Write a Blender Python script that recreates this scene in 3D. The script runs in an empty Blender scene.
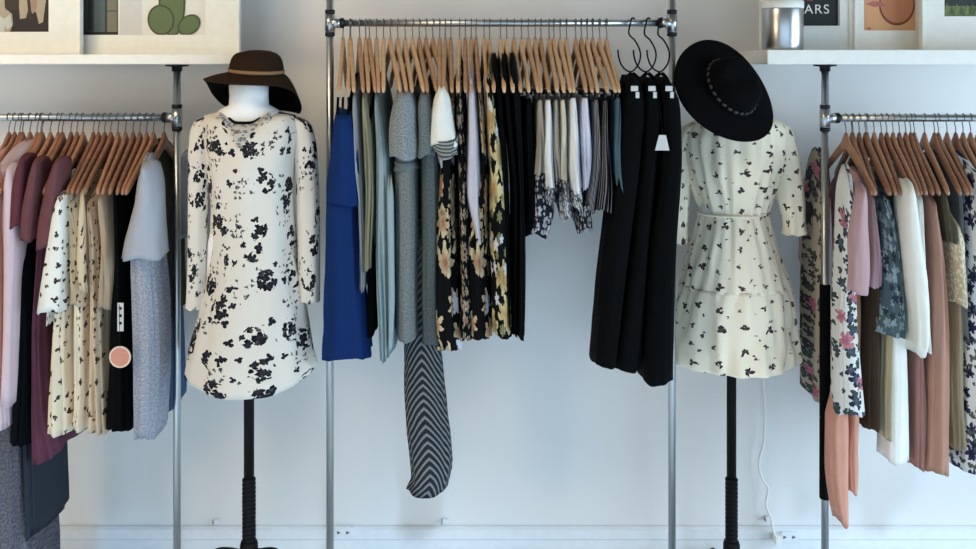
import bpy, bmesh, math, random
from mathutils import Vector, Matrix, noise as mnoise
PI = math.pi
random.seed(7)
C = bpy.context.scene.collection

# ---------------------------------------------------------------- camera
D, H, F, CX, YH = 2.85, 1.76, 890.0, 488.0, 62.0
def P(px, py, Y=0.0):
    d = D + Y
    return Vector(((px-CX)*d/F, Y, H-(py-YH)*d/F))
def X(px, Y=0.0): return (px-CX)*(D+Y)/F
def Z(py, Y=0.0): return H-(py-YH)*(D+Y)/F

# ---------------------------------------------------------------- materials
def lin(c): return tuple(((v/255)/12.92 if v/255 <= .04045 else ((v/255+.055)/1.055)**2.4) for v in c)
def col(r, g, b, k=None):
    if k is None: k = .66+.46*((r+g+b)/765)
    return tuple(min(.9, v*k) for v in lin((r, g, b))) + (1,)
def new_mat(name):
    m = bpy.data.materials.new(name); m.use_nodes = True
    nt = m.node_tree; b = nt.nodes['Principled BSDF']
    return m, nt, b
class G:
    """tiny node-graph helper"""
    def __init__(s, nt): s.nt = nt
    def n(s, t, **kw):
        x = s.nt.nodes.new(t)
        for k, v in kw.items(): setattr(x, k, v)
        return x
    def put(s, sock, v):
        if isinstance(v, bpy.types.NodeSocket): s.nt.links.new(v, sock)
        else: sock.default_value = v
    def m(s, op, a, b=0.0, c=None):
        x = s.n('ShaderNodeMath', operation=op); s.put(x.inputs[0], a); s.put(x.inputs[1], b)
        if c is not None: s.put(x.inputs[2], c)
        return x.outputs[0]
    def vm(s, op, a, b=None, scale=None):
        x = s.n('ShaderNodeVectorMath', operation=op); s.put(x.inputs[0], a)
        if b is not None: s.put(x.inputs[1], b)
        if scale is not None: s.put(x.inputs['Scale'], scale)
        return x.outputs['Value'] if op in ('LENGTH', 'DOT_PRODUCT') else x.outputs[0]
    def mix(s, f, a, b):
        x = s.n('ShaderNodeMix', data_type='RGBA'); s.put(x.inputs[0], f); s.put(x.inputs[6], a); s.put(x.inputs[7], b)
        return x.outputs[2]
    def uv(s): return s.n('ShaderNodeTexCoord').outputs['UV']
    def noise(s, vec, scale, detail=2.0):
        x = s.n('ShaderNodeTexNoise'); s.put(x.inputs['Vector'], vec); x.inputs['Scale'].default_value = scale
        x.inputs['Detail'].default_value = detail
        return x
    def vor(s, vec, scale, rnd=1.0):
        x = s.n('ShaderNodeTexVoronoi', voronoi_dimensions='2D'); s.put(x.inputs['Vector'], vec)
        x.inputs['Scale'].default_value = scale; x.inputs['Randomness'].default_value = rnd
        return x
    def sep(s, v):
        x = s.n('ShaderNodeSeparateXYZ'); s.put(x.inputs[0], v); return x.outputs

def cloth_finish(g, b, colour, rough=.9, bump=.25, scale=700):
    g.put(b.inputs['Base Color'], colour)
    b.inputs['Roughness'].default_value = rough
    b.inputs['Specular IOR Level'].default_value = .08
    uv = g.uv()
    nz = g.noise(uv, 60, 4)
    bp = g.n('ShaderNodeBump'); bp.inputs['Strength'].default_value = bump; bp.inputs['Distance'].default_value = .004
    g.put(bp.inputs['Height'], nz.outputs[0]); g.put(b.inputs['Normal'], bp.outputs[0])

def plain(name, rgb, var=.12, rough=.9):
    m, nt, b = new_mat(name); g = G(nt); c = col(*rgb)
    nz = g.noise(g.uv(), 25, 3).outputs[0]
    cc = g.mix(nz, tuple(v*(1-var) for v in c[:3])+(1,), tuple(min(.95, v*(1+var)) for v in c[:3])+(1,))
    cloth_finish(g, b, cc, rough); return m
def heather(name, rgb, rgb2, scale=260):
    m, nt, b = new_mat(name); g = G(nt)
    nz = g.noise(g.uv(), scale, 3).outputs[0]
    f = g.m('MULTIPLY_ADD', nz, 2.6, -.8); x = g.n('ShaderNodeClamp'); g.put(x.inputs[0], f)
    cloth_finish(g, b, g.mix(x.outputs[0], col(*rgb), col(*rgb2)), .95, .4); return m
def tweed(name, rgb, rgb2, s=900):
    m, nt, b = new_mat(name); g = G(nt); o = g.sep(g.uv())
    a = g.m('SINE', g.m('MULTIPLY', o[0], s)); c = g.m('SINE', g.m('MULTIPLY', o[1], s))
    w = g.m('MULTIPLY_ADD', g.m('MULTIPLY', a, c), .5, .5)
    nz = g.noise(g.uv(), 150, 2).outputs[0]
    f = g.m('ADD', g.m('MULTIPLY', w, .6), g.m('MULTIPLY_ADD', nz, 1.2, -.4))
    x = g.n('ShaderNodeClamp'); g.put(x.inputs[0], f)
    cloth_finish(g, b, g.mix(x.outputs[0], col(*rgb), col(*rgb2)), .95, .4); return m
def striped(name, rgb, rgb2, freq=60, duty=.5, chev=0.0, mode='v'):
    m, nt, b = new_mat(name); g = G(nt); uv = g.uv()
    o = g.sep(uv)
    if chev:
        t = g.m('ADD', o[1], g.m('MULTIPLY', g.m('ABSOLUTE', o[0]), chev))
    else:
        t = o[0] if mode == 'v' else o[1]
    t = g.m('ADD', t, g.m('MULTIPLY', g.noise(uv, 6, 1).outputs[0], .02))
    fr = g.m('FRACT', g.m('MULTIPLY', t, freq))
    msk = g.m('LESS_THAN', fr, duty)
    fr2 = g.m('LESS_THAN', g.m('FRACT', g.m('MULTIPLY', t, freq*4)), .35)
    f = g.m('MULTIPLY', msk, g.m('SUBTRACT', 1.0, g.m('MULTIPLY', fr2, .45 if chev else 0)))
    cloth_finish(g, b, g.mix(f, col(*rgb), col(*rgb2))); return m
def floral(name, base, layers):
    """layers: dict(s=cells per metre, r=radius in cells, n=petals, col, col2, p=presence, rnd, cs=cluster cells/m, cr=cluster radius)"""
    m, nt, b = new_mat(name); g = G(nt); uv = g.uv()
    c = col(*base)
    for i, L in enumerate(layers):
        off = (i*3.37+.5, i*1.91+.3, 0)
        nz = g.noise(uv, L.get('ns', 90), 2)
        wob = g.vm('SCALE', g.vm('SUBTRACT', nz.outputs['Color'], (.5, .5, .5)), scale=L.get('wob', .006))
        p = g.vm('ADD', g.vm('ADD', uv, off), wob)
        v = g.vor(p, L['s'], L.get('rnd', .8))
        d = g.vm('SUBTRACT', p, v.outputs['Position'])
        dd = g.sep(d)
        ang = g.m('ARCTAN2', dd[0], dd[1])
        r = v.outputs['Distance']
        cc = g.n('ShaderNodeSeparateColor'); g.put(cc.inputs[0], v.outputs['Color'])
        rc = cc.outputs
        n = L.get('n', 5)
        wave = g.m('ABSOLUTE', g.m('COSINE', g.m('ADD', g.m('MULTIPLY', ang, n/2), g.m('MULTIPLY', rc[2], 6.28))))
        rad = g.m('MULTIPLY', g.m('MULTIPLY_ADD', wave, 1-L.get('in', .45), L.get('in', .45)), g.m('MULTIPLY_ADD', rc[0], .6*L['r'], .7*L['r']))
        msk = g.m('LESS_THAN', r, rad)
        msk = g.m('MULTIPLY', msk, g.m('LESS_THAN', rc[1], L.get('p', .8)))
        if 'cs' in L:
            v2 = g.vor(p, L['cs'], L.get('crnd', .7))
            msk = g.m('MULTIPLY', msk, g.m('LESS_THAN', v2.outputs['Distance'], L['cr']))
        c1, c2 = col(*L['col']), col(*L.get('col2', L['col']))
        t = g.m('MULTIPLY', r, 1.3/L['r'])
        x = g.n('ShaderNodeClamp'); g.put(x.inputs[0], t)
        c = g.mix(msk, c, g.mix(x.outputs[0], c2, c1))
    cloth_finish(g, b, c); return m

def solid(name, rgb, rough=.5, metal=0.0, k=None):
    m, nt, b = new_mat(name); g = G(nt)
    c = col(*rgb, k=k)
    co = g.n('ShaderNodeTexCoord').outputs['Object']
    nz = g.noise(co, 35, 2).outputs[0]
    g.put(b.inputs['Base Color'], g.mix(nz, tuple(v*.93 for v in c[:3])+(1,), tuple(min(.97, v*1.05) for v in c[:3])+(1,)))
    b.inputs['Roughness'].default_value = rough; b.inputs['Metallic'].default_value = metal
    if sum(rgb) < 60: b.inputs['Specular IOR Level'].default_value = .15
    return m
def wood(name, rgb, rgb2):
    m, nt, b = new_mat(name); g = G(nt)
    co = g.n('ShaderNodeTexCoord').outputs['Object']
    oi = g.n('ShaderNodeObjectInfo').outputs['Random']
    vv = g.vm('MULTIPLY', co, (90, 9, 60))
    vv = g.vm('ADD', vv, g.n('ShaderNodeCombineXYZ').outputs[0])
    nz = g.noise(vv, 1.5, 4).outputs[0]
    f = g.m('ADD', g.m('MULTIPLY', nz, .7), g.m('MULTIPLY_ADD', oi, .7, -.2))
    x = g.n('ShaderNodeClamp'); g.put(x.inputs[0], f)
    g.put(b.inputs['Base Color'], g.mix(x.outputs[0], col(*rgb), col(*rgb2)))
    b.inputs['Roughness'].default_value = .38
    return m

# ---------------------------------------------------------------- mesh helpers
def link_mesh(name, bm, mats, parent=None, loc=(0, 0, 0), smooth=True):
    bmesh.ops.recalc_face_normals(bm, faces=bm.faces[:])
    bmesh.ops.translate(bm, verts=bm.verts[:], vec=-Vector(loc))
    me = bpy.data.meshes.new(name); bm.to_mesh(me); bm.free()
    for p in me.polygons: p.use_smooth = smooth
    for m in (mats if isinstance(mats, (list, tuple)) else [mats]): me.materials.append(m)
    o = bpy.data.objects.new(name, me); C.objects.link(o)
    if parent is not None:
        o.parent = parent; o.location = Vector(loc) - parent.location   # parents are unrotated when parts are added
    else: o.location = loc
    return o
def tag(o, label, cat, group=None):
    o['label'] = label; o['category'] = cat
    if group: o['group'] = group
    return o
def empty(name, loc, label=None, cat=None, group=None):
    o = bpy.data.objects.new(name, None); C.objects.link(o); o.location = loc
    o.empty_display_size = .05
    if label: tag(o, label, cat, group)
    return o
def structure(o): o['kind'] = 'structure'; return o

def tube(bm, pts, r, seg=10, cap=True):
    pts = [Vector(p) for p in pts]; n = len(pts)
    rs = r if isinstance(r, (list, tuple)) else [r]*n
    t0 = (pts[1]-pts[0]).normalized()
    up = Vector((0, 0, 1)) if abs(t0.z) < .9 else Vector((1, 0, 0))
    nrm = t0.cross(up).normalized(); rings = []
    for i in range(n):
        t = (pts[min(i+1, n-1)]-pts[max(i-1, 0)]).normalized()
        nrm = (nrm - t*nrm.dot(t)).normalized(); bn = t.cross(nrm)
        rings.append([bm.verts.new(pts[i]+(nrm*math.cos(a)+bn*math.sin(a))*rs[i]) for a in (2*PI*k/seg for k in range(seg))])
    for i in range(n-1):
        for k in range(seg):
            bm.faces.new((rings[i][k], rings[i][(k+1) % seg], rings[i+1][(k+1) % seg], rings[i+1][k]))
    if cap:
        bm.faces.new(rings[0][::-1]); bm.faces.new(rings[-1])
    return rings
def lathe(bm, prof, c=(0, 0, 0), seg=24):
    c = Vector(c); rings = []
    for r, z in prof:
        rings.append([bm.verts.new(c+Vector((r*math.cos(2*PI*k/seg), r*math.sin(2*PI*k/seg), z))) for k in range(seg)])
    for i in range(len(rings)-1):
        for k in range(seg):
            bm.faces.new((rings[i][k], rings[i][(k+1) % seg], rings[i+1][(k+1) % seg], rings[i+1][k]))
    bm.faces.new(rings[0][::-1]); bm.faces.new(rings[-1])
def box(bm, lo, hi, bev=0.0, mi=0):
    r = bmesh.ops.create_cube(bm, size=1)
    lo, hi = Vector(lo), Vector(hi)
    for v in r['verts']: v.co = Vector(((lo.x+hi.x)/2+v.co.x*(hi.x-lo.x), (lo.y+hi.y)/2+v.co.y*(hi.y-lo.y), (lo.z+hi.z)/2+v.co.z*(hi.z-lo.z)))
    fs = set(f for v in r['verts'] for f in v.link_faces)
    for f in fs: f.material_index = mi
    if bev:
        es = list(set(e for v in r['verts'] for e in v.link_edges))
        bmesh.ops.bevel(bm, geom=es, offset=bev, segments=2, affect='EDGES')
def spline(pts, n=8):
    pts = [Vector(p) for p in pts]; out = []
    for i in range(len(pts)-1):
        p0, p1, p2, p3 = pts[max(i-1, 0)], pts[i], pts[i+1], pts[min(i+2, len(pts)-1)]
        for k in range(n):
            t = k/n
            out.append(.5*((2*p1)+(p2-p0)*t+(2*p0-5*p1+4*p2-p3)*t*t+(3*p1-p0-3*p2+p3)*t**3))
    out.append(pts[-1]); return out
def interp(rows, t):
    """smooth interpolation of tuples keyed by the first entry"""
    k = [r[0] for r in rows]
    if t <= k[0]: return rows[0][1:]
    if t >= k[-1]: return rows[-1][1:]
    for i in range(len(k)-1):
        if k[i] <= t <= k[i+1]:
            s = (t-k[i])/max(1e-9, k[i+1]-k[i]); h = k[i+1]-k[i]; out = []
            for j in range(1, len(rows[0])):
                def slope(q):
                    if q == 0 or q == len(k)-1:
                        q2 = (0, 1) if q == 0 else (q-1, q)
                        return (rows[q2[1]][j]-rows[q2[0]][j])/max(1e-9, k[q2[1]]-k[q2[0]])
                    a = (rows[q][j]-rows[q-1][j])/max(1e-9, k[q]-k[q-1]); b = (rows[q+1][j]-rows[q][j])/max(1e-9, k[q+1]-k[q])
                    return 0 if a*b <= 0 else 2*a*b/(a+b)
                m0, m1 = slope(i)*h, slope(i+1)*h
                s2, s3 = s*s, s*s*s
                out.append((2*s3-3*s2+1)*rows[i][j]+(s3-2*s2+s)*m0+(-2*s3+3*s2)*rows[i+1][j]+(s3-s2)*m1)
            return tuple(out)

def drape(rows, yc=0.0, a=.2, lift=.08, fold=.15, nf=13, seg=60, nrow=28, taper=.45, yf=.5, yref=None, seed=0, hem=.006, ex=(.8, .6), cap=True, grow=.25, tilt=0.0):
    """a hanging tube of cloth. rows: (photo row, left, right[, half depth]) of its front edge, read at depth yref."""
    rnd = random.Random(seed*131+len(rows))
    yr = yc-.6*a if yref is None else yref
    bm = bmesh.new(); uvl = bm.loops.layers.uv.new('UVMap')
    y0, y1 = rows[0][0], rows[-1][0]
    ph = [rnd.random()*6.28 for _ in range(6)]
    rings, uvs = [], []
    per = max((abs(X(r[2], yr)-X(r[1], yr))+2*(r[3] if len(r) > 3 else a))*1.1+.02 for r in rows)*1.15
    fr = [i/nrow for i in range(nrow+1)]
    spec = [(t, 0.0, 1.0) for t in fr]
    spec += [(1.0, .002, .93), (.97, 0.0, .9)]
    for q, (t, dz, shr) in enumerate(spec):
        v = interp(rows, y0+(y1-y0)*t)
        xl, xr = X(v[0], yr), X(v[1], yr); aa = v[2] if len(v) > 2 else a
        cx, b = (xl+xr)/2, max(.004, (xr-xl)/2)
        b *= taper+(1-taper)*min(1, (t*(y1-y0)/14.0))**.6
        z = Z(y0+(y1-y0)*t, yr)+dz
        ring, uvr = [], []
        g = min(1, grow+(1-grow)*t*1.3)
        for k in range(seg+1):
            th = -PI/2+2*PI*(k/seg-.5)   # seam at the back (+Y)
            c, s = math.cos(th), math.sin(th)
            x = b*math.copysign(abs(c)**ex[0], c); y = aa*math.copysign(abs(s)**ex[1], s)
            w = math.sin(nf*th+ph[0]+1.4*math.sin(2.3*t+ph[1])+1.8*math.sin(2*th+ph[5]))*.35
            w += 1.25*mnoise.noise(Vector((math.cos(th)*nf/3.2+seed*7.7, math.sin(th)*nf/3.2, t*1.5+seed)))+.6*mnoise.noise(Vector((math.cos(th)*nf/1.6, math.sin(th)*nf/1.6+seed*5.1, t*2.6)))
            f = 1+fold*g*w+.10*min(1, fold*10)*mnoise.noise(Vector((c*1.6+seed*3.1, s*4+y*6, z*5)))+.05*mnoise.noise(Vector((c*3+seed, y*22, z*14)))
            # hem droop at shoulders' height and a soft wave at the hem
            hem_ = hem
            zz = z + lift*(1-abs(s))*max(0, 1-t*(y1-y0)/70.0) + (hem*math.sin(3*th+ph[3])+.2*hem*math.sin(nf*th+ph[0]))*max(0, t-.7)/.3
            zz += tilt*c*max(0, t-.6)/.4
            sway = .004*math.sin(5*t+ph[4])*t
            fx = min(f, 1.0+fold*.8)
            ring.append(Vector((cx+x*fx*shr+sway, yc+y*(1+fold*yf*g*w)*shr, zz)))
            uvr.append(((k/seg-.5)*per, z))
        rings.append([bm.verts.new(p) for p in ring[:-1]]); uvs.append(uvr)
    for i in range(len(rings)-1):
        for k in range(seg):
            f = bm.faces.new((rings[i][k], rings[i][(k+1) % seg], rings[i+1][(k+1) % seg], rings[i+1][k]))
            idx = ((i, k), (i, k+1), (i+1, k+1), (i+1, k))
            for l, (ii, kk) in zip(f.loops, idx): l[uvl].uv = uvs[ii][kk]
    if cap:
        vs = rings[0]; top = vs[0].co.copy()*0
        for v in vs: top += v.co
        cv = bm.verts.new(top/len(vs)+Vector((0, 0, lift*.4)))
        for k in range(seg):
            f = bm.faces.new((vs[(k+1) % seg], vs[k], cv))
            for l in f.loops: l[uvl].uv = (.01*k, uvs[0][0][1])
    return bm

# ---------------------------------------------------------------- shared materials
M = {}
M['wall'] = None
def wall_mat():
    m, nt, b = new_mat('painted_wall'); g = G(nt)
    co = g.n('ShaderNodeTexCoord').outputs['Object']
    nz = g.noise(co, 3, 4).outputs[0]
    g.put(b.inputs['Base Color'], g.mix(nz, (.76, .765, .765, 1), (.80, .80, .795, 1)))
    b.inputs['Roughness'].default_value = .75
    n2 = g.noise(co, 220, 3).outputs[0]
    bp = g.n('ShaderNodeBump'); bp.inputs['Strength'].default_value = .06; bp.inputs['Distance'].default_value = .002
    g.put(bp.inputs['Height'], n2); g.put(b.inputs['Normal'], bp.outputs[0])
    return m
M['wall'] = wall_mat()
def floor_mat():
    m, nt, b = new_mat('pale_plank_floor'); g = G(nt)
    co = g.n('ShaderNodeTexCoord').outputs['Object']
    br = g.n('ShaderNodeTexBrick'); g.put(br.inputs['Vector'], co)
    br.inputs['Scale'].default_value = 1.0; br.inputs['Brick Width'].default_value = 1.4; br.inputs['Row Height'].default_value = .14
    br.inputs['Mortar Size'].default_value = .003
    br.inputs['Color1'].default_value = (.62, .63, .64, 1); br.inputs['Color2'].default_value = (.68, .69, .70, 1); br.inputs['Mortar'].default_value = (.3, .3, .3, 1)
    g.put(b.inputs['Base Color'], br.outputs[0]); b.inputs['Roughness'].default_value = .5
    return m
M['floor'] = floor_mat()
M['trim'] = solid('white_trim_paint', (228, 232, 236), .5, k=1)
M['white'] = solid('white_lacquer', (238, 238, 232), .45, k=1.0)
M['steel'] = solid('galvanised_steel', (188, 194, 196), .32, 1.0, k=1)
M['darksteel'] = solid('dark_steel_band', (40, 44, 46), .45, .8, k=1)
M['wire'] = solid('hook_wire', (120, 120, 118), .35, 1.0, k=1)
M['black'] = solid('black_metal', (7, 8, 9), .6, k=1)
M['foam'] = solid('black_foam', (5, 6, 7), .95, k=1)
M['woodC'] = wood('pale_hanger_wood', (168, 122, 84), (222, 184, 142))  # paler hanger tone for the middle rack
M['woodS'] = wood('reddish_hanger_wood', (118, 74, 54), (188, 138, 106))  # darker, redder hanger tone for the left and right racks
M['form'] = solid('white_form_fabric', (240, 238, 234), .7, k=1.1)

# ================================================================ setting
WALLY = .36
bm = bmesh.new(); box(bm, (-4.2, WALLY, 0), (4.2, WALLY+.12, 3.1)); structure(link_mesh('wall_back', bm, M['wall'], smooth=False))
bm = bmesh.new(); box(bm, (-4.2, -5.5, -.08), (4.2, WALLY+.12, 0)); structure(link_mesh('floor', bm, M['floor'], smooth=False))
bm = bmesh.new()
zt = Z(525, WALLY)
prof = [(0, 0), (-.014, 0), (-.014, Z(538, WALLY)), (-.020, Z(537, WALLY)+.003), (-.018, Z(527, WALLY)), (-.008, zt), (0, zt)]
vs = [[bm.verts.new((x, WALLY-.001+y, z)) for y, z in prof] for x in (-4.19, 4.19)]
for k in range(len(prof)):
    bm.faces.new((vs[0][k], vs[0][(k+1) % len(prof)], vs[1][(k+1) % len(prof)], vs[1][k]))
bm.faces.new(vs[0]); bm.faces.new(vs[1][::-1])
structure(link_mesh('baseboard_back', bm, M['trim'], smooth=False))

# ================================================================ pipe racks
RP = .0118
def collar(parent, x, z, name='clamp_band'):
    bm = bmesh.new(); lathe(bm, [(RP, -.006), (RP+.004, -.006), (RP+.004, .006), (RP, .006)], (x, 0, z), 20)
    return link_mesh(name, bm, M['darksteel'], parent, (x, 0, z), True)
def tee(parent, x, z, s):
    bm = bmesh.new()
    tube(bm, [(x, 0, z-.028), (x, 0, z+.028)], .0165, 16)
    tube(bm, [(x, 0, z), (x+s*.036, 0, z)], .0160, 16)
    tube(bm, [(x, -.012, z), (x, -.021, z)], .004, 8)
    o = link_mesh('tee_fitting', bm, M['steel'], parent, (x, 0, z))
    collar(parent, x, z+.036); collar(parent, x, z-.036)
    bm = bmesh.new(); tube(bm, [(x+s*.034, 0, z), (x+s*.044, 0, z)], .0168, 16)
    link_mesh('clamp_band', bm, M['darksteel'], parent, (x+s*.036, 0, z))
def post(parent, x, z1, top):
    bm = bmesh.new(); tube(bm, [(x, 0, .004), (x, 0, z1)], RP, 18)
    link_mesh('post', bm, M['steel'], parent, (x, 0, 0))
    bm = bmesh.new(); lathe(bm, [(.042, 0), (.042, .006), (.018, .010), (.018, .03), (RP, .03)], (x, 0, .001), 24)
    link_mesh('floor_flange', bm, M['steel'], parent, (x, 0, 0))
    if top == 'shelf':
        bm = bmesh.new(); lathe(bm, [(RP, -.022), (.016, -.022), (.017, -.007), (.036, -.005), (.036, 0)], (x, 0, z1), 24)
        link_mesh('top_flange', bm, M['darksteel'], parent, (x, 0, z1))
    else:
        bm = bmesh.new(); tube(bm, spline([(x, 0, z1-.01), (x, 0, z1+.02), (x, .03, z1+.045), (x, .08, z1+.05), (x, WALLY-.004, z1+.05)], 5), RP, 14)
        lathe(bm, [(.04, 0), (.04, .006), (.016, .01), (.016, .03)], (0, 0, 0), 24)
        # turn the flange to the wall
        vv = bm.verts[-24*4:] if False else [v for v in bm.verts if v.co.length < .06]
        for v in vv: v.co = Vector((x+v.co.x, WALLY-.002-v.co.z, z1+.05+v.co.y))
        link_mesh('wall_elbow', bm, M['steel'], parent, (x, 0, z1))
ZR = {'L': Z(117.5), 'C': Z(23), 'R': Z(118)}
XPL, XC0, XC1, XPR = X(177), X(330), X(672), X(825)
SHZ = Z(64.5)
def rail(parent, x0, x1, z):
    bm = bmesh.new(); tube(bm, [(x0, 0, z), (x1, 0, z)], RP, 18); link_mesh('rail', bm, M['steel'], parent, (x0, 0, z))
rk = empty('clothing_rack', (XPL, 0, 0), 'left steel pipe rack holding the mauve and cream clothes under a white shelf', 'clothing rack')
post(rk, XPL, SHZ, 'shelf'); rail(rk, XPL-.03, -2.25, ZR['L']); tee(rk, XPL, ZR['L'], -1)
post(rk, -2.25, SHZ, 'shelf'); tee(rk, -2.25, ZR['L'], 1)
rk = empty('clothing_rack', (XC0, 0, 0), 'tall middle steel pipe rack between the two dressed mannequins', 'clothing rack')
post(rk, XC0, 2.35, 'wall'); post(rk, XC1, 2.35, 'wall'); rail(rk, XC0+.03, XC1-.03, ZR['C']); tee(rk, XC0, ZR['C'], 1); tee(rk, XC1, ZR['C'], -1)
rk = empty('clothing_rack', (XPR, 0, 0), 'right steel pipe rack with a black foam sleeve around its post', 'clothing rack')
post(rk, XPR, SHZ, 'shelf'); rail(rk, XPR+.03, 2.25, ZR['R']); tee(rk, XPR, ZR['R'], 1)
post(rk, 2.25, SHZ, 'shelf'); tee(rk, 2.25, ZR['R'], -1)
bm = bmesh.new(); lathe(bm, [(RP, Z(498)), (.017, Z(498)), (.0175, Z(497)), (.0165, Z(285)), (RP, Z(284))], (XPR, 0, 0), 20)
o = link_mesh('foam_sleeve', bm, M['foam'], rk, (XPR, 0, Z(498))); o['label'] = 'black foam sleeve'

# ================================================================ shelves
def shelf(x0, x1, zt, label):
    bm = bmesh.new(); box(bm, (x0, -.035, SHZ+.001), (x1, WALLY-.001, zt), .002)
    o = link_mesh('wall_shelf', bm, M['white'], None, (x0, 0, SHZ), False); return tag(o, label, 'shelf')
ZL, ZRr = Z(54.5), Z(50)
shelf(-2.3, X(241), ZL, 'white wall shelf at left above the mauve and cream clothes')
shelf(X(764), 2.3, ZRr, 'white wall shelf at right holding a silver canister')

def poly(bm, pts, Y, mi):
    f = bm.faces.new([bm.verts.new(P(px, py, Y)) for px, py in pts]); f.material_index = mi
def ell(cx, cy, rx, ry, rot=0, n=28, cut=None):
    out = []
    for k in range(n):
        a = 2*PI*k/n; x, y = rx*math.cos(a), ry*math.sin(a); r = math.radians(rot)
        X_, Y_ = cx+x*math.cos(r)-y*math.sin(r), cy+x*math.sin(r)+y*math.cos(r)
        if cut is not None: Y_ = min(Y_, cut)
        out.append((X_, Y_))
    return out
def paper(name, rgb, rough=.7): return solid(name, rgb, rough)
def frame(name, label, outer, inner, Y, zb, polys, mats):
    """outer/inner: (left, top, right, bottom) photo coordinates at depth Y"""
    xl, xr = X(outer[0], Y), X(outer[2], Y); zt = Z(outer[1], Y)
    il, ir = X(inner[0], Y), X(inner[2], Y); it, ib = Z(inner[1], Y), Z(inner[3], Y)
    root = empty(name, ((xl+xr)/2, Y, zb), label, 'picture frame')
    d = .022
    bm = bmesh.new()
    w = .014
    for lo, hi in (((xl, Y-d, zb), (xl+w, Y+.004, zt)), ((xr-w, Y-d, zb), (xr, Y+.004, zt)), ((xl+w, Y-d, zb), (xr-w, Y+.004, zb+w)), ((xl+w, Y-d, zt-w), (xr-w, Y+.004, zt))):
        box(bm, lo, hi, .0015)
    link_mesh('frame_border', bm, M['white'], root, root.location, False)
    bm = bmesh.new()
    for lo, hi in (((xl+w, Y-.016, zb+w), (il, Y-.010, zt-w)), ((ir, Y-.016, zb+w), (xr-w, Y-.010, zt-w)), ((il, Y-.016, zb+w), (ir, Y-.010, ib)), ((il, Y-.016, it), (ir, Y-.010, zt-w))):
        box(bm, lo, hi)
    link_mesh('mat_board', bm, M['matboard'], root, root.location, False)
    bm = bmesh.new(); box(bm, (xl+w, Y-.006, zb+w), (xr-w, Y+.004, zt-w)); link_mesh('backing_board', bm, M['matboard'], root, root.location, False)
    bm = bmesh.new()
    for i, (pts, mi) in enumerate(polys): poly(bm, [(min(max(x, inner[0]), inner[2]), min(max(y, inner[1]), inner[3])) for x, y in pts], Y-.0065-.0003*i, mi)
    link_mesh('print', bm, mats, root, root.location, False)
    return root
M['matboard'] = solid('mat_board', (236, 236, 228), .8, k=1)
def rect(x0, y0, x1, y1): return [(x0, y0), (x1, y0), (x1, y1), (x0, y1)]
S_ = [paper('print_charcoal', (48, 46, 42)), paper('print_blond', (176, 162, 140)), paper('print_skin', (168, 138, 118)), paper('print_light_grey', (196, 196, 190)), paper('print_umber', (66, 56, 48))]
frame('picture_frame', 'white frame with a dark photo of blond haired people, at the far left', (-78, -75, 83, 54.4), (-45, -50, 51, 32), .09, ZL,
  [(rect(-45, -50, 51, 32), 0), ([(-45, -50), (2, -50), (5, 8), (12, 14), (13, 24), (10, 32), (-45, 32)], 1), ([(-10, 10), (6, 20), (4, 32), (-12, 32)], 3),
   (rect(6, -50, 18, 10), 4), ([(20, -50), (47, -50), (46, 0), (43, 22), (39, 24), (36, 12), (28, 10), (26, 18), (20, 19), (19, 6)], 1), ([(27, -14), (37, -14), (37, 8), (33, 14), (28, 8)], 2), ([(26, -10), (29, -10), (32, 18), (29, 20)], 4),
   ([(3, 20), (10, 14), (12, 26), (7, 30)], 3)], S_)
S_ = [paper('print_paper', (222, 220, 213)), paper('print_pale_grey', (206, 205, 202)), paper('print_deep_teal', (50, 64, 62)), paper('print_slate', (92, 106, 104)), paper('print_taupe', (128, 124, 108)), paper('print_near_black', (30, 34, 32)), paper('print_cactus_green', (104, 122, 82)), paper('print_cactus_edge', (74, 84, 60))]
frame('picture_frame', 'white frame with a green cactus print, at the right end of the left shelf', (56, -75, 241, 54.2), (66, -50, 207, 35), .15, ZL,
  [(rect(66, -50, 207, 35), 0), (rect(120, -50, 142, 35), 1), (rect(66, -50, 118, 35), 2), (rect(88, -50, 92, 30), 5), (rect(94, -50, 105, 33), 3), (rect(107, -50, 117, 34), 4), (rect(107, 10, 117, 12), 3), (rect(85, 32, 118, 35), 5),
   (ell(172, 2, 13.5, 36, 0, cut=35), 7), (ell(172, 2, 11.5, 34, 0, cut=34), 6), (ell(161, 20, 13.5, 15.5, -8, cut=35), 7), (ell(161, 20, 11.8, 13.6, -8, cut=34), 6), (ell(189, 25, 12.5, 9.5, -38, cut=35), 7), (ell(189, 25, 10.8, 8, -38, cut=34), 6)], S_)
S_ = [paper('print_board_black', (34, 40, 40)), paper('print_red', (150, 60, 60))]
fc = frame('picture_frame', 'white frame with a black letter print, behind the silver canister', (759, -75, 851, 50.2), (786, -45, 838, 26), .17, ZRr,
  [(rect(786, -45, 838, 26), 0)]+[(rect(789+9*k, -4, 795+9*k, 1), 1) for k in range(3)], S_)
cu = bpy.data.curves.new('lettering', 'FONT'); cu.body = 'EARS'; cu.size = .052; cu.extrude = .0004; cu.space_character = 1.15
tmp = bpy.data.objects.new('lettering', cu); C.objects.link(tmp)
dg = bpy.context.evaluated_depsgraph_get(); me = bpy.data.meshes.new_from_object(tmp.evaluated_get(dg)); bpy.data.objects.remove(tmp)
w = max(v.co.x for v in me.vertices); sc = (X(829, .163)-X(796.5, .163))/w
hh = max(v.co.y for v in me.vertices); sz = (Z(4.5, .163)-Z(13.5, .163))/hh
p0 = P(796.5, 13.5, .1615)
for v in me.vertices: v.co = Vector((v.co.x*sc, -v.co.z, v.co.y*sz))
me.materials.append(paper('letter_white', (226, 226, 220)))
o = bpy.data.objects.new('lettering', me); C.objects.link(o); o.parent = fc; o.location = p0-fc.location
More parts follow.
